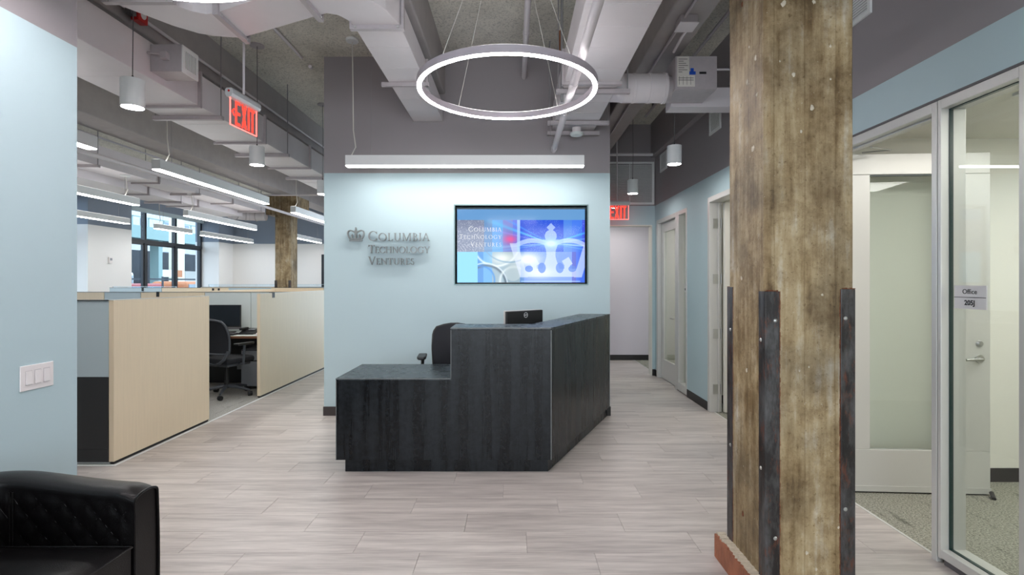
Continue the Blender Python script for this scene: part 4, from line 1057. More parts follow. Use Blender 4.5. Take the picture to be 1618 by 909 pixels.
# ================================================================== TASK CHAIRS
def task_chair(loc, rz, label, backm, edge_m, top=1.0, w=.235, arm=.665):
    t = thing('office_chair', loc, label, 'chair', None, True, rz)     # faces +y in local space
    rows, cols = 14, 10; vs = []; fs = []
    zb = .56
    for side in (0, 1):
        for i in range(rows + 1):
            q = i / rows; z = zb + (top - zb) * q
            ww = w * (1 - .12 * (1 - q) - .10 * max(0, q - .55) * 2) if q < .9 else w * (.9 - .12 * (q - .9) * 10)
            for j in range(cols + 1):
                u = j / cols * 2 - 1
                y = -.22 - .09 * q + .05 * (u * u) + .03 * math.sin(q * PI) + (.022 if side else 0)
                zz = z - (.03 * u * u * q * q)
                vs.append((u * ww, y, zz))
    C_ = cols + 1; S_ = (rows + 1) * C_
    for i in range(rows):
        for j in range(cols):
            a = i * C_ + j; fs.append((a, a + 1, a + C_ + 1, a + C_)); b = a + S_; fs.append((b, b + C_, b + C_ + 1, b + 1))
    for j in range(cols):
        fs.append((j, j + S_, j + S_ + 1, j + 1)); a = rows * C_ + j; fs.append((a, a + 1, a + S_ + 1, a + S_))
    for i in range(rows):
        a = i * C_; fs.append((a, a + C_, a + C_ + S_, a + S_)); a = i * C_ + cols; fs.append((a, a + S_, a + C_ + S_, a + C_))
    MB().add(vs, fs).build('backrest', backm, t, smooth=True)
    fr = []
    def bp(u, q): 
        z = zb + (top - zb) * q; ww = w * (1 - .12 * (1 - q) - .10 * max(0, q - .55) * 2) if q < .9 else w * (.9 - .12 * (q - .9) * 10)
        return (u * ww * 1.02, -.225 - .09 * q + .05 * u * u + .03 * math.sin(q * PI), z - .03 * u * u * q * q)
    pts = [bp(-1, q / 12) for q in range(13)] + [bp(u, 1) for u in (-.6, -.2, .2, .6)] + [bp(1, 1 - q / 12) for q in range(13)] + [bp(u, 0) for u in (.5, 0, -.5, -1)]
    MB().tube(pts, .014, 8).build('back_frame', edge_m, t, smooth=True)
    MB().tube([(-w * .9, -.19, .60), (-w * .8, -.22, .50), (-.1, -.2, .44), (0, -.17, .42), (.1, -.2, .44), (w * .8, -.22, .50), (w * .9, -.19, .60)], .018, 10).build('back_support', edge_m, t, smooth=True)
    seat = [(-.24, -.2), (.24, -.2), (.255, 0), (.24, .22), (.15, .27), (-.15, .27), (-.24, .22), (-.255, 0)]
    MB().prism(seat, .43, .50).build('seat', M['cloth_black'], t, bevel=.025, seg=3)
    MB().prism([(a * .85, b * .85) for a, b in seat], .395, .43).build('seat_pan', edge_m, t, bevel=.01)
    for sx in (-1, 1):
        MB().tube([(sx * .2, 0, .42), (sx * .30, -.02, .43), (sx * .31, -.02, .52), (sx * .30, 0, arm)], .016, 8).build('arm_post', edge_m, t, smooth=True)
        MB().prism([(sx * .265, -.14), (sx * .345, -.14), (sx * .35, .08), (sx * .335, .13), (sx * .28, .13), (sx * .265, .08)], arm, arm + .03).build('armrest', M['black'], t, bevel=.01, seg=3)
    MB().tube([(0, 0, .40), (0, 0, .24), (0, 0, .10)], [.024, .026, .032], 14).build('gas_post', M['black'], t, smooth=True)
    for k in range(5):
        a = 2 * PI * k / 5 + .3; c, s_ = math.cos(a), math.sin(a)
        lg = MB().tube([(0.02 * c, .02 * s_, .125), (.15 * c, .15 * s_, .11), (.31 * c, .31 * s_, .075)], [.024, .02, .013], 8).build('leg', edge_m, t, smooth=True)
        TT = Matrix.Translation((.31 * c, .31 * s_, .03)) @ Matrix.Rotation(a + .7, 4, 'Z')
        MB(TT).lathe((0, 0, 0), [(0, -.026), (.026, -.026), (.03, -.02), (.03, .02), (.026, .026), (0, .026)], 16, 'x').build('caster', M['black'], lg, smooth=True)
    return t
task_chair((-.57, 5.02, 0), PI + .12, 'black office chair standing behind the reception desk', M['cloth_black'], M['black'], top=1.035, w=.22, arm=.735)
task_chair((-3.70, 6.74, 0), -.34, 'black mesh office chair tucked into the open cubicle', M['cloth_black'], M['grey_plastic'], top=1.0, w=.265)

# monitor on the desk
mo = thing('monitor', (.12, 4.75, .727), 'black monitor seen from behind over the reception counter', 'monitor', None, True)
mo.location = (.10, 4.78, .73); mo.rotation_euler = (0, 0, .75)
B(-.225, .225, -.012, .018, .12, .47).build('shell', M['black'], mo, bevel=.006)
B(-.23, .23, .018, .036, .115, .475).build('bezel', M['alu'], mo, bevel=.003)
B(-.03, .03, -.03, -.012, .02, .3).build('stand', M['black'], mo, bevel=.004); B(-.11, .11, -.08, .08, 0, .015).build('foot', M['black'], mo, bevel=.005)
lg = MB(); 
for k in range(24):
    a0, a1 = 2 * PI * k / 24, 2 * PI * (k + 1) / 24
    lg.plate([(.025 * math.cos(a0), .43 + .025 * math.sin(a0)), (.025 * math.cos(a1), .43 + .025 * math.sin(a1)), (.019 * math.cos(a1), .43 + .019 * math.sin(a1)), (.019 * math.cos(a0), .43 + .019 * math.sin(a0))], -.0145, -.0125)
lg.plate([(-.016, .425), (.014, .428), (.014, .436), (-.016, .433)], -.0145, -.0125)
lg.build('round_emblem', M['alu_light'], mo)
dsk2 = thing('staff_worktop', (.3, 5.0, .71), 'hidden staff worktop inside the reception desk', 'worktop')
MB().prism([(-.3, 4.70), (.30, 4.70), (.66, 5.60), (.0, 5.60), (-.1, 5.2)], .695, .722).build('top', M['desk'], dsk2)
for (x, y) in ((.0, 5.45), (.55, 5.5), (-.2, 4.76)): B(x - .02, x + .02, y - .02, y + .02, 0, .695).build('leg', M['black'], dsk2)

# ================================================================== TV IN NICHE
tv = thing('wall_television', (.085, 5.80, 1.46), 'wall television in a recessed niche showing a blue crown graphic', 'television')
nx0, nx1, nz0, nz1 = -.643, .802, 1.44, 2.297
sx0, sx1, sz0, sz1 = -.624, .780, 1.456, 2.262
ys = 5.775
B(sx0 - .006, sx1 + .008, ys + .002, ys + .05, sz0 - .014, sz1 + .006).build('cabinet', M['black'], tv, bevel=.002)
m = MB(); m.box(nx0, nx1, YB - .004, YB + .1, nz0 - .012, nz0); m.box(nx0, nx1, YB - .004, YB + .1, nz1, nz1 + .012); m.box(nx0 - .012, nx0, YB - .004, YB + .1, nz0 - .012, nz1 + .012); m.box(nx1, nx1 + .012, YB - .004, YB + .1, nz0 - .012, nz1 + .012)
st(m.build('trim_4', mat('teal_grey_niche_lining', (110, 134, 136), .35, metal=.3)), 'grey metal lining of the television niche')
# picture as vertex colours
def picture(nu, nv):
    U, Vv = np.meshgrid(np.linspace(0, 1, nu), np.linspace(0, 1, nv))   # v from the top
    X = U * 1368 + 50; Y = Vv * 777 + 68
    rng = np.random.RandomState(3)
    def noise2(sx_, sy_, seed):
        r = np.random.RandomState(seed); g = r.rand(sy_ + 2, sx_ + 2)
        fx_ = U * sx_; fy_ = Vv * sy_; ix = fx_.astype(int); iy = fy_.astype(int); tx = fx_ - ix; ty = fy_ - iy
        tx = tx * tx * (3 - 2 * tx); ty = ty * ty * (3 - 2 * ty)
        return (g[iy, ix] * (1 - tx) + g[iy, ix + 1] * tx) * (1 - ty) + (g[iy + 1, ix] * (1 - tx) + g[iy + 1, ix + 1] * tx) * ty
    img = np.zeros(U.shape + (3,))
    def rect(x0, x1, y0, y1, c, a=1.0):
        mk = ((X >= x0) & (X < x1) & (Y >= y0) & (Y < y1)) * a
        img[:] = img * (1 - mk[..., None]) + np.array(c, float) * mk[..., None]
    def over(mk, c, a=1.0):
        mk = np.clip(mk, 0, 1) * a; img[:] = img * (1 - mk[..., None]) + np.array(c, float) * mk[..., None]
    rect(0, 2000, 0, 2000, (70, 130, 220))
    rect(0, 2000, 0, 183, (98, 152, 205))
    rect(0, 340, 183, 520, (122, 132, 158)); rect(340, 425, 183, 520, (96, 140, 190)); rect(425, 540, 183, 520, (92, 160, 226)); rect(540, 645, 183, 520, (120, 130, 205)); rect(645, 725, 183, 520, (96, 120, 225))
    rect(725, 1190, 183, 520, (22, 78, 214)); rect(1190, 1280, 183, 520, (70, 130, 226)); rect(1280, 1390, 183, 520, (60, 118, 232)); rect(1390, 2000, 183, 520, (60, 80, 220))
    n = noise2(230, 120, 1); over(((X < 340) & (Y > 183) & (Y < 520)) * (n > .72), (205, 210, 225), .55)
    over(((X < 340) & (Y > 330) & (Y < 520)) * (np.abs(((X - Y * .8) % 34) - 17) < 1.8) * (noise2(20, 20, 5) > .5), (215, 218, 228), .8)
    rect(0, 268, 520, 2000, (130, 208, 252)); rect(268, 330, 520, 2000, (60, 140, 214)); rect(330, 425, 520, 2000, (96, 170, 228)); rect(425, 725, 520, 2000, (150, 176, 190))
    rect(725, 768, 520, 2000, (90, 140, 205)); rect(768, 1280, 520, 2000, (110, 150, 240)); rect(1280, 1325, 520, 2000, (74, 90, 200)); rect(1325, 2000, 520, 2000, (64, 110, 232))
    over(np.exp(-((X - 620) / 75.) ** 2 - ((Y - 385) / 45.) ** 2), (238, 84, 150), .9)
    # light streaks from the star
    dx, dy = X - 1055, Y - 432
    ang_ = np.arctan2(dy, dx); rad = np.hypot(dx, dy) + 1
    band = (Y > 183) & (Y < 620)
    for a0, wd, st_, colr in ((math.radians(200), .035, .9, (90, 210, 255)), (math.radians(208), .025, .7, (60, 170, 255)), (math.radians(-17), .03, .8, (80, 210, 255)), (math.radians(-8), .02, .6, (150, 220, 255)), (math.radians(4), .03, .8, (190, 235, 255)), (math.radians(176), .03, .6, (170, 220, 255)), (math.radians(172), .02, .5, (120, 200, 255)), (math.radians(10), .02, .6, (110, 190, 255)), (math.radians(193), .018, .5, (190, 150, 255))):
        da = np.abs((ang_ - a0 + PI) % (2 * PI) - PI)
        over(np.exp(-(da / wd) ** 2) * band * np.clip(1.25 - rad / 700, 0, 1), colr, st_)
    st2 = np.random.RandomState(9).rand(*U.shape) ; over(band * (X > 725) * (st2 > .965) * (noise2(12, 7, 4) > .45), (200, 235, 255), .7)
    # soft white glow in the middle and a glassy ball at the lower left
    over(np.exp(-((X - 800) / 150.) ** 2 - ((Y - 600) / 75.) ** 2), (255, 255, 255), 1.0)
    over(np.exp(-((X - 930) / 160.) ** 2 - ((Y - 740) / 60.) ** 2), (250, 250, 255), .8)
    sp_ = (X > 268) & (X < 735) & (Y > 520)
    over(sp_ * np.exp(-((X - 540) / 120.) ** 2 - ((Y - 590) / 60.) ** 2), (236, 242, 236), .95)
    for (cx_, cy_, r_, w_, cc) in ((470, 420, 250, 12, (240, 250, 255)), (360, 880, 215, 14, (60, 80, 96)), (350, 880, 240, 8, (230, 244, 255)), (660, 830, 150, 14, (226, 238, 240)), (300, 820, 150, 10, (40, 130, 220)), (610, 300, 330, 8, (120, 160, 190))):
        rr_ = np.hypot(X - cx_, Y - cy_); over(sp_ * np.exp(-((rr_ - r_) / w_) ** 2), cc, .75)
    rr_ = np.hypot(X - 650, (Y - 745)); over(sp_ * (rr_ < 85), (196, 210, 214), .6)
    # crown, translucent white
    cr = np.zeros(U.shape, bool)
    cr |= (np.abs(X - 1055) + np.abs(Y - 262) * .95 < 46)
    cr |= (np.hypot(X - 1053, Y - 352) < 64)
    yy = np.clip((Y - 400) / 360., 0, 1); cr |= (np.abs(X - 1055) < 38 + 42 * np.cos(yy * PI * 1.0 + .3) ** 2 + 10) & (Y > 390) & (Y < 740)
    base_ = (Y > 700) & (Y < 786) & (X > 735 + (Y - 700) * .1) & (X < 1370)
    cr |= base_
    inner = (np.hypot((X - 1055) / 370., (Y - 480) / 110.) > 10)
    outer_l = (np.abs(X - (655 + (Y - 430) * .31)) < 42) & (Y > 430) & (Y < 790); cr |= outer_l
    outer_r = (np.abs(X - (1455 - (Y - 430) * .31)) < 42) & (Y > 430) & (Y < 790); cr |= outer_r
    arcy = 400 + 55 * ((np.abs(X - 1055) - 190) / 190.) ** 2
    cr |= (np.abs(Y - arcy) < 24) & (np.abs(X - 1055) > 40) & (np.abs(X - 1055) < 400)
    for cxd in (873, 1230):
        cr |= (np.abs((X - cxd) + .25 * (Y - 632)) + np.abs((Y - 632) - .25 * (X - cxd)) < 62)
        cr |= (np.abs(X - cxd) < 30) & (Y > 640) & (Y < 720)
    over(cr.astype(float), (226, 236, 255), .62)
    for (cx_, cy_, rx_, ry_) in ((958, 690, 42, 55), (1150, 690, 42, 55), (820, 700, 42, 34), (1285, 700, 42, 34)):
        q = ((X - cx_) / rx_) ** 2 + ((Y - cy_) / ry_) ** 2; over((q < 1).astype(float), (70, 120, 214), .75)
    over(np.exp(-(dx / 50.) ** 2 - (dy / 26.) ** 2) * 1.6, (255, 255, 255), 1.0)
    over(np.exp(-(dx / 150.) ** 2 - (dy / 60.) ** 2), (170, 230, 255), .6)
    rect(735, 1370, 828, 836, (190, 225, 255), .8)
    rect(692, 724, 183, 520, (176, 214, 250), .75)
    c = np.clip(img / 255., 0, 1); c = np.where(c <= .04045, c / 12.92, ((c + .055) / 1.055) ** 2.4)
    return c
nu, nv = 560, 318
pic = picture(nu, nv)
xs_ = np.linspace(sx0, sx1, nu); zs_ = np.linspace(sz1, sz0, nv)
XX, ZZ = np.meshgrid(xs_, zs_); co = np.stack([XX - sx0, np.zeros_like(XX), ZZ - sz0], -1).reshape(-1, 3)
idx = np.arange(nu * nv).reshape(nv, nu)
quads = np.stack([idx[1:, :-1], idx[1:, 1:], idx[:-1, 1:], idx[:-1, :-1]], -1).reshape(-1, 4)
me = bpy.data.meshes.new('screen'); me.vertices.add(nu * nv); me.vertices.foreach_set('co', co.astype(np.float32).ravel())
me.loops.add(quads.size); me.loops.foreach_set('vertex_index', quads.astype(np.int32).ravel())
me.polygons.add(len(quads)); me.polygons.foreach_set('loop_start', (np.arange(len(quads)) * 4).astype(np.int32))
me.update(calc_edges=True); me.validate()
ca_ = me.color_attributes.new('picture', 'FLOAT_COLOR', 'POINT')
ca_.data.foreach_set('color', np.concatenate([pic.reshape(-1, 3), np.ones((nu * nv, 1))], 1).astype(np.float32).ravel())
ms = bpy.data.materials.new('lit_screen'); ms.use_nodes = True; t = NT(ms); pb = t.n['Principled BSDF']
at = t.new('ShaderNodeAttribute', attribute_name='picture'); pb.inputs['Base Color'].default_value = (.01, .01, .012, 1); pb.inputs['Roughness'].default_value = .08; pb.inputs['Specular IOR Level'].default_value = .2
t.link(at.outputs['Color'], pb.inputs['Emission Color']); pb.inputs['Emission Strength'].default_value = .86
me.materials.append(ms)
so = bpy.data.objects.new('screen', me); COL.objects.link(so); so.parent = tv; so.location = Vector((sx0, ys, sz0)) - wo(tv); so.rotation_euler = (math.radians(0.85), 0, 0); WO[so.name] = Vector((sx0, ys, sz0))
so.location.y -= .012

# ------------------------------------------------------------------ roman capitals for the wall lettering
TH, TN = .125, .055
def LT_(ch_):
    P_ = []
    def quad(*p): P_.append(list(p))
    def hb(x0, x1, y, w=TN): quad((x0, y), (x1, y), (x1, y + w), (x0, y + w))
    def serif(x, y, w): hb(x - .075, x + w + .075, y if y < .5 else y - .045, .045)
    def stem(x, w=TH, a=0, b=1, sb=True, stp=True):
        quad((x, a), (x + w, a), (x + w, b), (x, b))
        if sb: serif(x, 0, w)
        if stp: serif(x, 1, w)
    def diag(x0, y0, x1, y1, w): quad((x0, y0), (x0 + w, y0), (x1 + w, y1), (x1, y1))
    def arc(cx, cy, rx, ry, a0, a1, n=18, thick=TH, thin=TN):
        for k in range(n):
            b0 = math.radians(a0 + (a1 - a0) * k / n); b1 = math.radians(a0 + (a1 - a0) * (k + 1) / n)
            def pt(b, o):
                w = thin + (thick - thin) * abs(math.cos(b)) ** 1.3
                r1, r2 = rx - (w if o else 0), ry - (w if o else 0)
                return (cx + r1 * math.cos(b), cy + r2 * math.sin(b))
            quad(pt(b0, 0), pt(b1, 0), pt(b1, 1), pt(b0, 1))
    c = ch_
    if c == 'C': arc(.50, .5, .5, .52, 42, 318); quad((.83, .72), (.875, .72), (.875, .95), (.83, .93)); quad((.83, .07), (.875, .05), (.875, .26), (.83, .26)); return P_, .90
    if c == 'G': arc(.50, .5, .5, .52, 42, 318); quad((.83, .72), (.875, .72), (.875, .95), (.83, .93)); quad((.79, .06), (.90, .1), (.90, .42), (.79, .42)); hb(.68, .98, .40, .045); return P_, .98
    if c == 'O': arc(.52, .5, .52, .52, 0, 360, 30); return P_, 1.04
    if c == 'L': stem(.08); hb(.08, .56, 0); quad((.52, 0), (.60, .22), (.565, .22), (.46, .04)); return P_, .60
    if c == 'U': stem(.08, TH, .3, 1, False); stem(.70, TN + .015, .3, 1, False); arc(.425, .33, .345, .345, 180, 360); return P_, .86
    if c == 'M': stem(.12, TN); stem(.95, TH); diag(.50, 0, .10, 1, TH); diag(.52, 0, .93, 1, TN); return P_, 1.16
    if c == 'B': stem(.08); arc(.24, .74, .30, .26, -90, 90); arc(.24, .26, .36, .28, -90, 90); hb(.08, .26, .945); hb(.08, .26, .48); hb(.08, .26, 0); return P_, .62
    if c == 'I': stem(.08); return P_, .29
    if c == 'A': diag(.04, 0, .40, 1, TN); diag(.72, 0, .38, 1, TH); hb(.2, .66, .32); serif(.04, 0, TN); serif(.72, 0, TH); return P_, .90
    if c == 'T': stem(.32, TH, 0, 1, True, False); hb(.02, .75, .945); quad((.02, 1), (.02, .80), (.055, .80), (.10, .96)); quad((.75, 1), (.75, .80), (.715, .80), (.67, .96)); return P_, .77
    if c == 'E': stem(.08); hb(.1, .52, .945); hb(.1, .46, .485); hb(.1, .54, 0); quad((.52, 1), (.52, .84), (.49, .84), (.45, .96)); quad((.54, 0), (.58, .2), (.54, .2), (.48, .04)); return P_, .58
    if c == 'H': stem(.08); stem(.70); hb(.15, .75, .48); return P_, .91
    if c == 'N': stem(.10, TN); stem(.80, TN, 0, 1, False); diag(.78, 0, .08, 1, TH); return P_, .93
    if c == 'Y': stem(.34, TH, 0, .5, True, False); diag(.34, .46, 0.02, 1, TH); diag(.40, .46, .72, 1, TN); serif(.02, 1, TH); serif(.72, 1, TN); return P_, .80
    if c == 'V': diag(.40, 0, .04, 1, TH); diag(.42, 0, .76, 1, TN); serif(.04, 1, TH); serif(.76, 1, TN); return P_, .86
    if c == 'R': stem(.08); arc(.24, .72, .32, .28, -90, 90); hb(.08, .26, .945); hb(.08, .28, .45); diag(.60, 0, .26, .47, TH); return P_, .74
    if c == 'S': arc(.30, .74, .23, .26, 45, 270, 14, .09, .06); arc(.28, .27, .26, .29, -135, 90, 14, .10, .06); quad((.43, .78), (.47, .78), (.47, .97), (.43, .95)); quad((.06, .05), (.10, .03), (.10, .26), (.06, .26)); return P_, .56
    return P_, .5
def text_line(txt, xa, xb, z0, hbig, hsm, y0, y1, m, parent, name='letter'):
    gl = [LT_(c) for c in txt]; hs = [hbig] + [hsm] * (len(txt) - 1)
    tot = sum(g[1] * h for g, h in zip(gl, hs)); gap = (xb - xa - tot) / (len(txt) - 1); sc_ = 1.0
    if gap < .02 * hsm:
        sc_ = (xb - xa) / (tot + .05 * hsm * (len(txt) - 1)); gap = .05 * hsm * sc_
    x = xa
    for (ps, w), h in zip(gl, hs):
        b = MB()
        for p in ps: b.plate([(x + a * h * sc_, z0 + z * h) for a, z in p], y0, y1)
        b.build(name, m, parent); x += w * h * sc_ + gap
def pxy(px, py, D): return (px - 812) / 827 * D, EYE + (446 - py) / 827 * D
ws = thing('wall_lettering', (-1.2, 5.70, 1.65), 'raised silver lettering Columbia Technology Ventures with crown on the blue wall', 'sign')
DL = 5.69; ly0, ly1 = 5.668, 5.694
for (txt, a, b, base_y, big, sm) in (('COLUMBIA', 582.5, 679, 381, 15.3, 12.3), ('TECHNOLOGY', 582.5, 679, 400.2, 12.8, 10.2), ('VENTURES', 582.5, 654.5, 418.5, 12.8, 10.2)):
    xa, z0 = pxy(a, base_y, DL); xb, _ = pxy(b, base_y, DL); k = DL / 827
    text_line(txt, xa, xb, z0, big * k, sm * k, ly0, ly1, M['letter'], ws)
def crown(cx, zb, s, y0, y1, m, parent):
    b = MB()
    def q(*p): b.plate([(cx + x * s, zb + z * s) for x, z in p], y0, y1)
    q((-.39, 0), (.39, 0), (.39, .075), (-.39, .075)); q((-.39, .105), (.39, .105), (.40, .18), (-.40, .18))
    q((-.05, .18), (.05, .18), (.075, .62), (-.075, .62)); q((-.075, .62), (.075, .62), (.035, .74), (-.035, .74)); q((0, .70), (.045, .78), (0, .88), (-.045, .78))
    for sg_ in (-1, 1):
        pts = [(.40, .18), (.48, .34), (.515, .50), (.47, .63), (.34, .68), (.20, .64), (.06, .55)]
        w = .045
        for i in range(len(pts) - 1):
            (x0, z0), (x1, z1) = pts[i], pts[i + 1]; d = math.hypot(x1 - x0, z1 - z0); nx_, nz_ = -(z1 - z0) / d * w, (x1 - x0) / d * w
            q((sg_ * (x0 - nx_ * .6), z0 - nz_ * .6), (sg_ * (x1 - nx_ * .6), z1 - nz_ * .6), (sg_ * (x1 + nx_), z1 + nz_), (sg_ * (x0 + nx_), z0 + nz_))
        q((sg_ * .17, .18), (sg_ * .29, .18), (sg_ * .25, .27), (sg_ * .21, .27)); q((sg_ * .23, .25), (sg_ * .29, .34), (sg_ * .23, .45), (sg_ * .17, .34))
    return b.build('crown', m, parent)
xc, zc = pxy(562.8, 381.5, DL); crown(xc, zc, 25.5 * DL / 827, ly0, ly1, M['letter'], ws)
# the same words on the screen (flat, lit)
M['scr_white'] = emis('screen_white', (.93, .96, 1, 1), .8)
def sxy(cx_, cy_): return sx0 + (cx_ - 50) / 1368 * (sx1 - sx0), sz1 - (cy_ - 68) / 777 * (sz1 - sz0)
for (txt, a, b, by, big, sm) in (('COLUMBIA', 174, 524, 306, 52, 42), ('TECHNOLOGY', 76, 524, 384, 48, 40), ('VENTURES', 196, 524, 464, 48, 40)):
    xa, z0 = sxy(a, by); xb, _ = sxy(b, by); k = (sz1 - sz0) / 777
    yq = ys - .0135 - (z0 + .02 - sz0) * math.tan(math.radians(.85)) - .0
    text_line(txt, xa, xb, z0, big * k, sm * k, yq - .0009, yq - .0003, M['scr_white'], so)
for o in list(so.children):
    # children were placed relative to the unrotated screen; undo its small lean
    o.matrix_parent_inverse = Matrix.Translation(so.location).inverted() @ Matrix.Identity(4)
    o.matrix_parent_inverse = (Matrix.Translation((0, 0, 0)) @ Matrix.Rotation(math.radians(.85), 4, 'X')).inverted()

# ================================================================== CUBICLES
PX = -3.2; PH = 1.318
def panel_run(y0, y1, label, joints=()):
    t = thing('cubicle_partition', (PX - .02, (y0 + y1) / 2, 0), label, 'partition')
    ys_ = [y0] + list(joints) + [y1]
    for a, b in zip(ys_, ys_[1:]): B(PX - .04, PX, a + .001, b - .001, .022, PH - .004).build('wood_panel', M['maple'], t, bevel=.002)
    B(PX - .035, PX - .008, y0 + .01, y1 - .01, 0, .022).build('plinth', M['black'], t)
    B(PX - .042, PX + .001, y0, y1, PH - .004, PH).build('top_cap', M['alu'], t)
    return t
p1 = panel_run(4.185, 5.50, 'pale wood cubicle partition nearest the blue wall')
p2 = panel_run(6.60, 10.9, 'long pale wood cubicle partition left of the reception wall', )
B(PX - .043, PX + .003, 6.93, 7.0, PH - .065, PH + .003).build('clip', M['black'], p2)
# end of the near run: frontal end panels
ep = thing('cubicle_end', (-3.6, 4.2, 0), 'cubicle end with pale grey upper panel and charcoal lower panel', 'partition')
B(-5.0, PX - .044, 4.19, 4.22, .70, PH - .008).build('upper_panel', M['panel_blue'], ep)
B(-5.0, PX - .044, 4.185, 4.215, .125, .697).build('lower_panel', M['panel_black'], ep)
B(-5.0, PX - .044, 4.185, 4.215, .02, .122).build('kick_panel', M['panel_black'], ep)
B(-5.0, PX - .044, 4.182, 4.224, PH - .008, PH + .0).build('top_cap', M['black_win'], ep)
B(-5.0, PX - .044, 4.20, 4.215, .0, .02).build('plinth', M['white_metal'], ep)
def divider(y, segs, top, label, cap='black_win'):
    xs = [s_[0] for s_ in segs] + [segs[-1][1]]
    t = thing('cubicle_divider', ((xs[0] + xs[-1]) / 2, y, 0), label, 'partition')
    for (a, b, mm) in segs:
        B(a + .004, b - .004, y, y + .04, .05, top - .006).build('panel', M[mm], t, bevel=.001)
    B(xs[0], xs[-1], y - .003, y + .043, top - .006, top).build('top_cap', M[cap], t)
    B(xs[0], xs[-1], y + .005, y + .035, 0, .05).build('plinth', M['black'], t)
    return t
dv = divider(7.6, [(-8.3, -5.95, 'maple'), (-5.95, -5.42, 'panel_blue'), (-5.42, -4.49, 'maple'), (-4.49, -3.82, 'panel_grey'), (-3.82, PX - .044, 'panel_grey')], PH, 'grey and wood divider behind the open cubicle desk')
B(-5.19, -5.15, 7.595, 7.6, PH - .07, PH + .004).build('clip', M['black'], dv)
def glass_top(y, xa, xb, z0, z1, label):
    t = thing('glass_screen', ((xa + xb) / 2, y, z0), label, 'glass screen')
    B(xa, xb, y - .004, y + .004, z0 + .001, z1 - .008).build('pane', M['win_glass'], t); B(xa, xb, y - .008, y + .008, z1 - .008, z1).build('rail', M['panel_blue'], t)
    B(xa, xa + .02, y - .008, y + .008, z0 + .001, z1 - .008).build('post', M['alu'], t); B(xb - .02, xb, y - .008, y + .008, z0 + .001, z1 - .008).build('post', M['alu'], t)
d2_ = divider(11.0, [(-8.5, -7.4, 'panel_blue'), (-7.4, -6.0, 'maple'), (-6.0, -5.1, 'panel_blue'), (-5.1, -4.0, 'maple'), (-4.0, PX - .044, 'panel_blue')], 1.345, 'second row divider topped by maple and blue panels')
B(-7.82, -7.78, 10.99, 11.0, 1.27, 1.35).build('clip', M['black'], d2_)
for x in (-6.32, -6.20): B(x - .02, x + .02, 10.99, 11.0, 1.27, 1.33).build('clip', M['black'], d2_)
glass_top(11.02, -8.45, -7.1, 1.345, 1.37, 'low glass screen on the second row divider at the left')
d3_ = divider(14.2, [(-8.5, -6.2, 'maple'), (-6.2, -3.6, 'panel_blue')], 1.33, 'farthest cubicle divider before the office back wall')
glass_top(14.22, -8.3, -4.6, 1.33, 1.40, 'long glass screen on the farthest divider')
sp_ = thing('cubicle_partition', (-5.0, 9.3, 0), 'wood partition between rows behind the dividers', 'partition')
B(-5.02, -4.98, 7.66, 10.95, .02, PH).build('wood_panel', M['maple'], sp_); B(-5.015, -4.985, 7.7, 10.9, 0, .02).build('plinth', M['black'], sp_)
lp_ = thing('cubicle_partition', (-5.05, 5.9, 0), 'charcoal partition at the back of the open cubicle', 'partition')
B(-5.05, -5.01, 4.25, 7.59, .02, 1.17).build('panel', M['panel_black'], lp_); B(-5.045, -5.015, 4.25, 7.58, 0, .02).build('plinth', M['black'], lp_)
lo_ = thing('modesty_panel', (-4.1, 7.57, 0), 'black back panel below the cubicle desk', 'panel')
B(-4.97, PX - .05, 7.57, 7.595, .02, .70).build('panel', M['panel_black'], lo_)
B(-4.0, -3.9, 7.562, 7.569, .2, .26).build('outlet', M['pedestal'], lo_)
# desk inside the cubicle
cd = thing('cubicle_desk', (-4.1, 7.2, .70), 'wood edged desk inside the open cubicle', 'desk')
B(-4.97, PX - .05, 6.93, 7.56, .712, .742).build('desktop', M['walnut'], cd, bevel=.003); B(-4.96, PX - .055, 6.95, 7.55, .742, .745).build('surface', M['panel_grey'], cd)
for x in (-4.93, PX - .065): B(x - .01, x + .01, 6.98, 7.5, 0, .712).build('leg', M['panel_black'], cd)
mn = thing('monitor', (-4.08, 7.36, .745), 'black desktop monitor on the cubicle desk', 'monitor')
B(-4.34, -3.835, 7.34, 7.37, .83, 1.14).build('bezel', M['black'], mn, bevel=.004); B(-4.33, -3.845, 7.337, 7.34, .85, 1.13).build('screen', mat('dark_screen', (36, 42, 48), .25), mn)
B(-4.345, -3.83, 7.338, 7.36, .80, .83).build('speaker_bar', M['cable_dark'], mn); B(-4.12, -4.04, 7.37, 7.39, .76, 1.0).build('stand', M['black'], mn); B(-4.2, -3.96, 7.29, 7.47, .7455, .76).build('foot', M['black'], mn)
kb = thing('keyboard', (-3.98, 7.08, .745), 'black keyboard on the cubicle desk', 'keyboard')
B(-4.2, -3.75, 7.0, 7.14, .7455, .765).build('base', M['black'], kb, bevel=.004)
ks = MB()
for i in range(5):
    for j in range(16): ks.box(-4.19 + j * .0272, -4.168 + j * .0272, 7.01 + i * .025, 7.031 + i * .025, .765, .772)
tag(ks.build('keys', M['cable_dark'], kb), kind='stuff')
ph = thing('desk_phone', (-3.62, 7.22, .745), 'black desk telephone right of the keyboard', 'telephone')
MB().add([(-3.75, 7.12, .7455), (-3.55, 7.12, .7455), (-3.55, 7.32, .7455), (-3.75, 7.32, .7455), (-3.75, 7.12, .765), (-3.55, 7.12, .765), (-3.55, 7.32, .82), (-3.75, 7.32, .82)], [(3, 2, 1, 0), (4, 5, 6, 7), (0, 1, 5, 4), (1, 2, 6, 5), (2, 3, 7, 6), (3, 0, 4, 7)]).build('body', M['black'], ph, bevel=.004)
B(-3.745, -3.70, 7.13, 7.31, .80, .835).build('handset', M['black'], ph, bevel=.008)
B(-3.66, -3.58, 7.22, 7.29, .80, .812).build('display', M['pedestal'], ph)
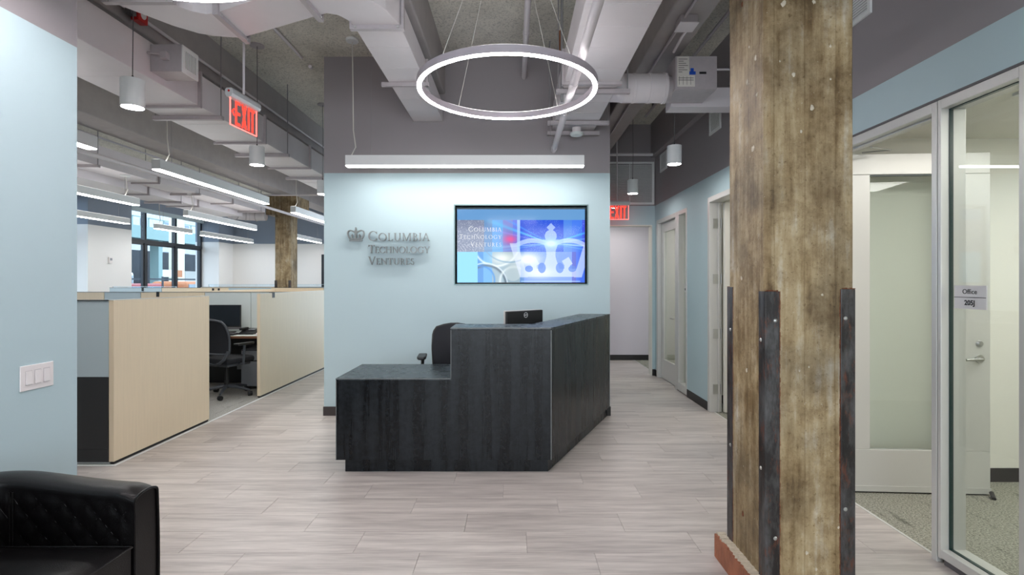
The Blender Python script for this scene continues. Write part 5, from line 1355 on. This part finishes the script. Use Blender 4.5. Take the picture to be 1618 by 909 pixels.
ms_ = thing('computer_mouse', (-3.44, 7.05, .745), 'white computer mouse at the desk edge', 'mouse')
MB().lathe((-3.44, 7.05, .7455), [(.034, 0), (.036, .012), (.028, .028), (.01, .036), (0, .037)], 16).build('shell', M['white_plastic'], ms_, smooth=True); B(-3.443, -3.437, 7.02, 7.04, .775, .784).build('wheel', M['black'], ms_)
pc = thing('paper_stack', (-3.42, 7.35, .745), 'low stack of white papers at the back of the desk', 'papers')
for k in range(4): B(-3.55 + .004 * k, -3.33 + .003 * k, 7.24 + .005 * k, 7.52, .7455 + k * .006, .7505 + k * .006).build('sheet', M['paper'], pc)
pd = thing('drawer_pedestal', (-3.5, 7.3, 0), 'silver grey drawer pedestal under the cubicle desk', 'cabinet')
B(-3.70, -3.30, 7.10, 7.54, .045, .545).build('body', M['pedestal'], pd, bevel=.003)
for (za, zb) in ((.405, .53), (.055, .385)):
    dr = B(-3.69, -3.31, 7.085, 7.10, za, zb).build('drawer', M['pedestal'], pd, bevel=.002)
    B(-3.69, -3.31, 7.088, 7.099, zb + .002, zb + .012).build('pull', M['black'], dr)
MB().lathe((-3.6, 7.085, .47), [(0, -.004), (.01, -.003), (.011, 0)], 12, 'y').build('lock', M['steel'], pd)
for (x, y) in ((-3.66, 7.14), (-3.34, 7.14), (-3.66, 7.5), (-3.34, 7.5)): MB().lathe((x, y, .0225), [(0, -.01), (.0225, -.01), (.0225, .01), (0, .01)], 12, 'x').build('caster', M['black'], pd)

# thermostat and switch
ts = thing('thermostat', (-8.7, 11.4, 1.9), 'small white thermostat on the office pier left of the window', 'thermostat')
B(-8.749, -8.72, 11.28, 11.38, 1.87, 2.0).build('body', M['white_plastic'], ts, bevel=.004); B(-8.719, -8.716, 11.30, 11.36, 1.93, 1.98).build('display', M['pedestal'], ts)
sw = thing('light_switch', (XL, 2.433, .965), 'white three-gang light switch plate on the near blue wall', 'light switch')
B(XL + .0005, XL + .006, 2.348, 2.518, .965, 1.08).build('plate', M['white_plastic'], sw, bevel=.002)
for k in range(3):
    y = 2.388 + k * .0455
    MB().box(XL + .006, XL + .0075, y - .0165, y + .0165, .99, 1.056).build('rocker_surround', mat('switch_shadow_line', (190, 184, 186), .5), sw)  # surround slightly greyer than the plate
    r_ = MB().add([(XL + .0075, y - .0145, .993), (XL + .0075, y + .0145, .993), (XL + .0075, y + .0145, 1.053), (XL + .0075, y - .0145, 1.053),
               (XL + .013, y - .0145, .993), (XL + .013, y + .0145, .993), (XL + .0085, y + .0145, 1.053), (XL + .0085, y - .0145, 1.053)],
              [(0, 3, 2, 1), (4, 5, 6, 7), (0, 1, 5, 4), (1, 2, 6, 5), (2, 3, 7, 6), (3, 0, 4, 7)]).build('rocker', M['white_plastic'], sw)

# ================================================================== LEATHER ARMCHAIR
ac = thing('leather_armchair', (-1.8, 1.70, 0), 'black leather tub armchair with diamond quilted inside against the blue wall', 'armchair')
XF, XB_, Y0, Y1, TH_ = -1.43, -2.17, 1.31, 2.09, .125
Rr = .24
path = []       # outer centre line from far front, round the back, to the near front
def seg(a, b, n): 
    for k in range(n): path.append((a[0] + (b[0] - a[0]) * k / n, a[1] + (b[1] - a[1]) * k / n))
cxo = XB_ + TH_ / 2 + Rr
yo1, yo0 = Y1 - TH_ / 2, Y0 + TH_ / 2
seg((XF, yo1), (cxo, yo1), 60)
for k in range(32):
    a = PI / 2 + PI / 2 * k / 32; path.append((cxo + Rr * math.cos(a), yo1 - Rr + Rr * math.sin(a)))
seg((cxo - Rr, yo1 - Rr), (cxo - Rr, yo0 + Rr), 26)
for k in range(32):
    a = PI + PI / 2 * k / 32; path.append((cxo + Rr * math.cos(a), yo0 + Rr + Rr * math.sin(a)))
seg((cxo, yo0), (XF, yo0), 60); path.append((XF, yo0))
NP = len(path); S = [0]
for i in range(1, NP): S.append(S[-1] + math.hypot(path[i][0] - path[i - 1][0], path[i][1] - path[i - 1][1]))
tot = S[-1]
def topz(s):
    u = min(s, tot - s)          # distance from nearest arm front
    q = min(1, u / .62); return .675 + .055 * (q * q * (3 - 2 * q)) - .02 * max(0, 1 - u / .07) ** 2
NZ = 44; vs = []; fs = []
def prof_at(s, i):
    zt = topz(s); r = TH_ / 2; out = []
    for k in range(NZ + 1): out.append((1, .10 + (zt - r * .38 - .10) * k / NZ, True))      # inner side upwards
    for k in range(1, 10):
        a = PI * k / 10; out.append((math.cos(a), zt - r * .38 + r * .38 * math.sin(a), False))
    for k in range(13): out.append((-1, (zt - r * .38) + (.10 - zt + r * .38) * k / 12, False))
    return out
MR = None
for i, (x, y) in enumerate(path):
    a, b = path[max(0, i - 1)], path[min(NP - 1, i + 1)]
    d = Vector((b[0] - a[0], b[1] - a[1])).normalized(); nrm = Vector((-d.y, d.x))      # points inward for this direction
    pr_ = prof_at(S[i], i)
    MR = len(pr_)
    for (c, z, inn) in pr_:
        off = c * TH_ / 2
        if inn:
            zf = min(1, max(0, (z - .30) / .05)); edge = min(1, min(S[i], tot - S[i]) / .05)
            p1_ = abs(math.sin(PI * (S[i] / .088 + z / .105))); p2_ = abs(math.sin(PI * (S[i] / .088 - z / .105)))
            zt_ = min(1, max(0, (topz(S[i]) - TH_ * .19 - z) / .045)); off += (.0075 * (min(p1_, p2_) ** .6) * edge * zt_ - .003) * zf * zt_
            off += .02 * (z < .0)
        if c < 0: off -= .012 * math.sin(PI * min(1, z / .7))
        vs.append((x + nrm.x * off, y + nrm.y * off, z))
for i in range(NP - 1):
    for k in range(MR - 1):
        fs.append((i * MR + k, i * MR + k + 1, (i + 1) * MR + k + 1, (i + 1) * MR + k))
    fs.append((i * MR + MR - 1, i * MR, (i + 1) * MR, (i + 1) * MR + MR - 1))
fs.append(tuple(range(MR))); fs.append(tuple(range((NP - 1) * MR, NP * MR))[::-1])
shell = MB().add(vs, fs).build('shell', M['leather'], ac, smooth=True)
# stitched diamond lines on the inner face
stt = MB()
for fam in (1, -1):
    for kk in range(-40, 60):
        pts_ = []
        for i in range(4, NP - 4):
            z = fam * (kk - S[i] / .088) * .105
            if .34 < z < topz(S[i]) - .05:
                (x, y) = path[i]; a, b = path[i - 1], path[i + 1]; d = Vector((b[0] - a[0], b[1] - a[1])).normalized(); nr = Vector((-d.y, d.x))
                o_ = TH_ / 2 - .0022; pts_.append((x + nr.x * o_, y + nr.y * o_, z))
            elif len(pts_) > 3: stt.tube(pts_[::2], .0009, 4); pts_ = []
            else: pts_ = []
        if len(pts_) > 3: stt.tube(pts_[::2], .0009, 4)
stt.build('stitching', M['thread'], shell)
for side in (0, NP - 1):
    ring_ = [Vector(vs[side * MR + k]) for k in range(MR)]
    sx_ = .004
    MB().tube([(p.x + sx_, p.y, p.z) for p in ring_[2:-2:1]], .005, 6).build('piping', M['leather'], ac, smooth=True)
# vertical seams between arm and back
for s_i in (62, 92 - 2, 118, 150):
    i = s_i; (x, y) = path[i]; a, b = path[i - 1], path[i + 1]; d = Vector((b[0] - a[0], b[1] - a[1])).normalized(); nr = Vector((-d.y, d.x))
    for w_ in (-.006, .006):
        o_ = TH_ / 2 + .004
        MB().tube([(x + nr.x * o_ + d.x * w_, y + nr.y * o_ + d.y * w_, z) for z in np.linspace(.33, topz(S[i]) - .05, 10)], .003, 6).build('seam', M['leather'], ac)
B(XB_ + .10, XF - .01, Y0 + .10, Y1 - .10, .09, .34).build('base', M['leather'], ac, bevel=.02)
cu_ = MB(); nx_, ny_ = 28, 28; vs = []; fs = []
xa, xb, ya, yb = XB_ + .125, XF + .0, Y0 + TH_ + .01, Y1 - TH_ - .01
for j in range(ny_ + 1):
    for i in range(nx_ + 1):
        u, v = i / nx_, j / ny_; x = xa + (xb - xa) * u; y = ya + (yb - ya) * v
        d = min(u, 1 - u, v, 1 - v); z = .468 + .030 * (1 - math.exp(-d * 9)) + .003 * MN.noise(Vector((x * 14, y * 14, 0)))
        vs.append((x, y, z))
nt = len(vs)
rim = [j for j in range(nx_ + 1)] + [nx_ + (nx_ + 1) * j for j in range(1, ny_ + 1)] + [(nx_ + 1) * ny_ + i for i in range(nx_ - 1, -1, -1)] + [(nx_ + 1) * j for j in range(ny_ - 1, 0, -1)]
for j in range(ny_):
    for i in range(nx_): a = j * (nx_ + 1) + i; fs.append((a, a + 1, a + nx_ + 2, a + nx_ + 1))
low = {}
for r_i in rim: low[r_i] = len(vs); vs.append((vs[r_i][0], vs[r_i][1], .345))
for k in range(len(rim)): a, b = rim[k], rim[(k + 1) % len(rim)]; fs.append((b, a, low[a], low[b]))
cu = MB().add(vs, fs).build('seat_cushion', M['leather'], ac, smooth=True)
MB().tube([(xb + .003, ya, .469), (xb + .004, (ya + yb) / 2, .470), (xb + .003, yb, .469)], .005, 6).build('piping', M['leather'], cu)
MB().tube([(xa, yb, .469), (xb, yb, .469)], .005, 6).build('piping', M['leather'], cu)
for (x, y) in ((XF - .06, Y0 + .07), (XF - .06, Y1 - .07), (XB_ + .12, Y0 + .12), (XB_ + .12, Y1 - .12)):
    MB().tube([(x, y, 0), (x, y, .11)], [.018, .026], 12).build('leg', M['black'], ac)
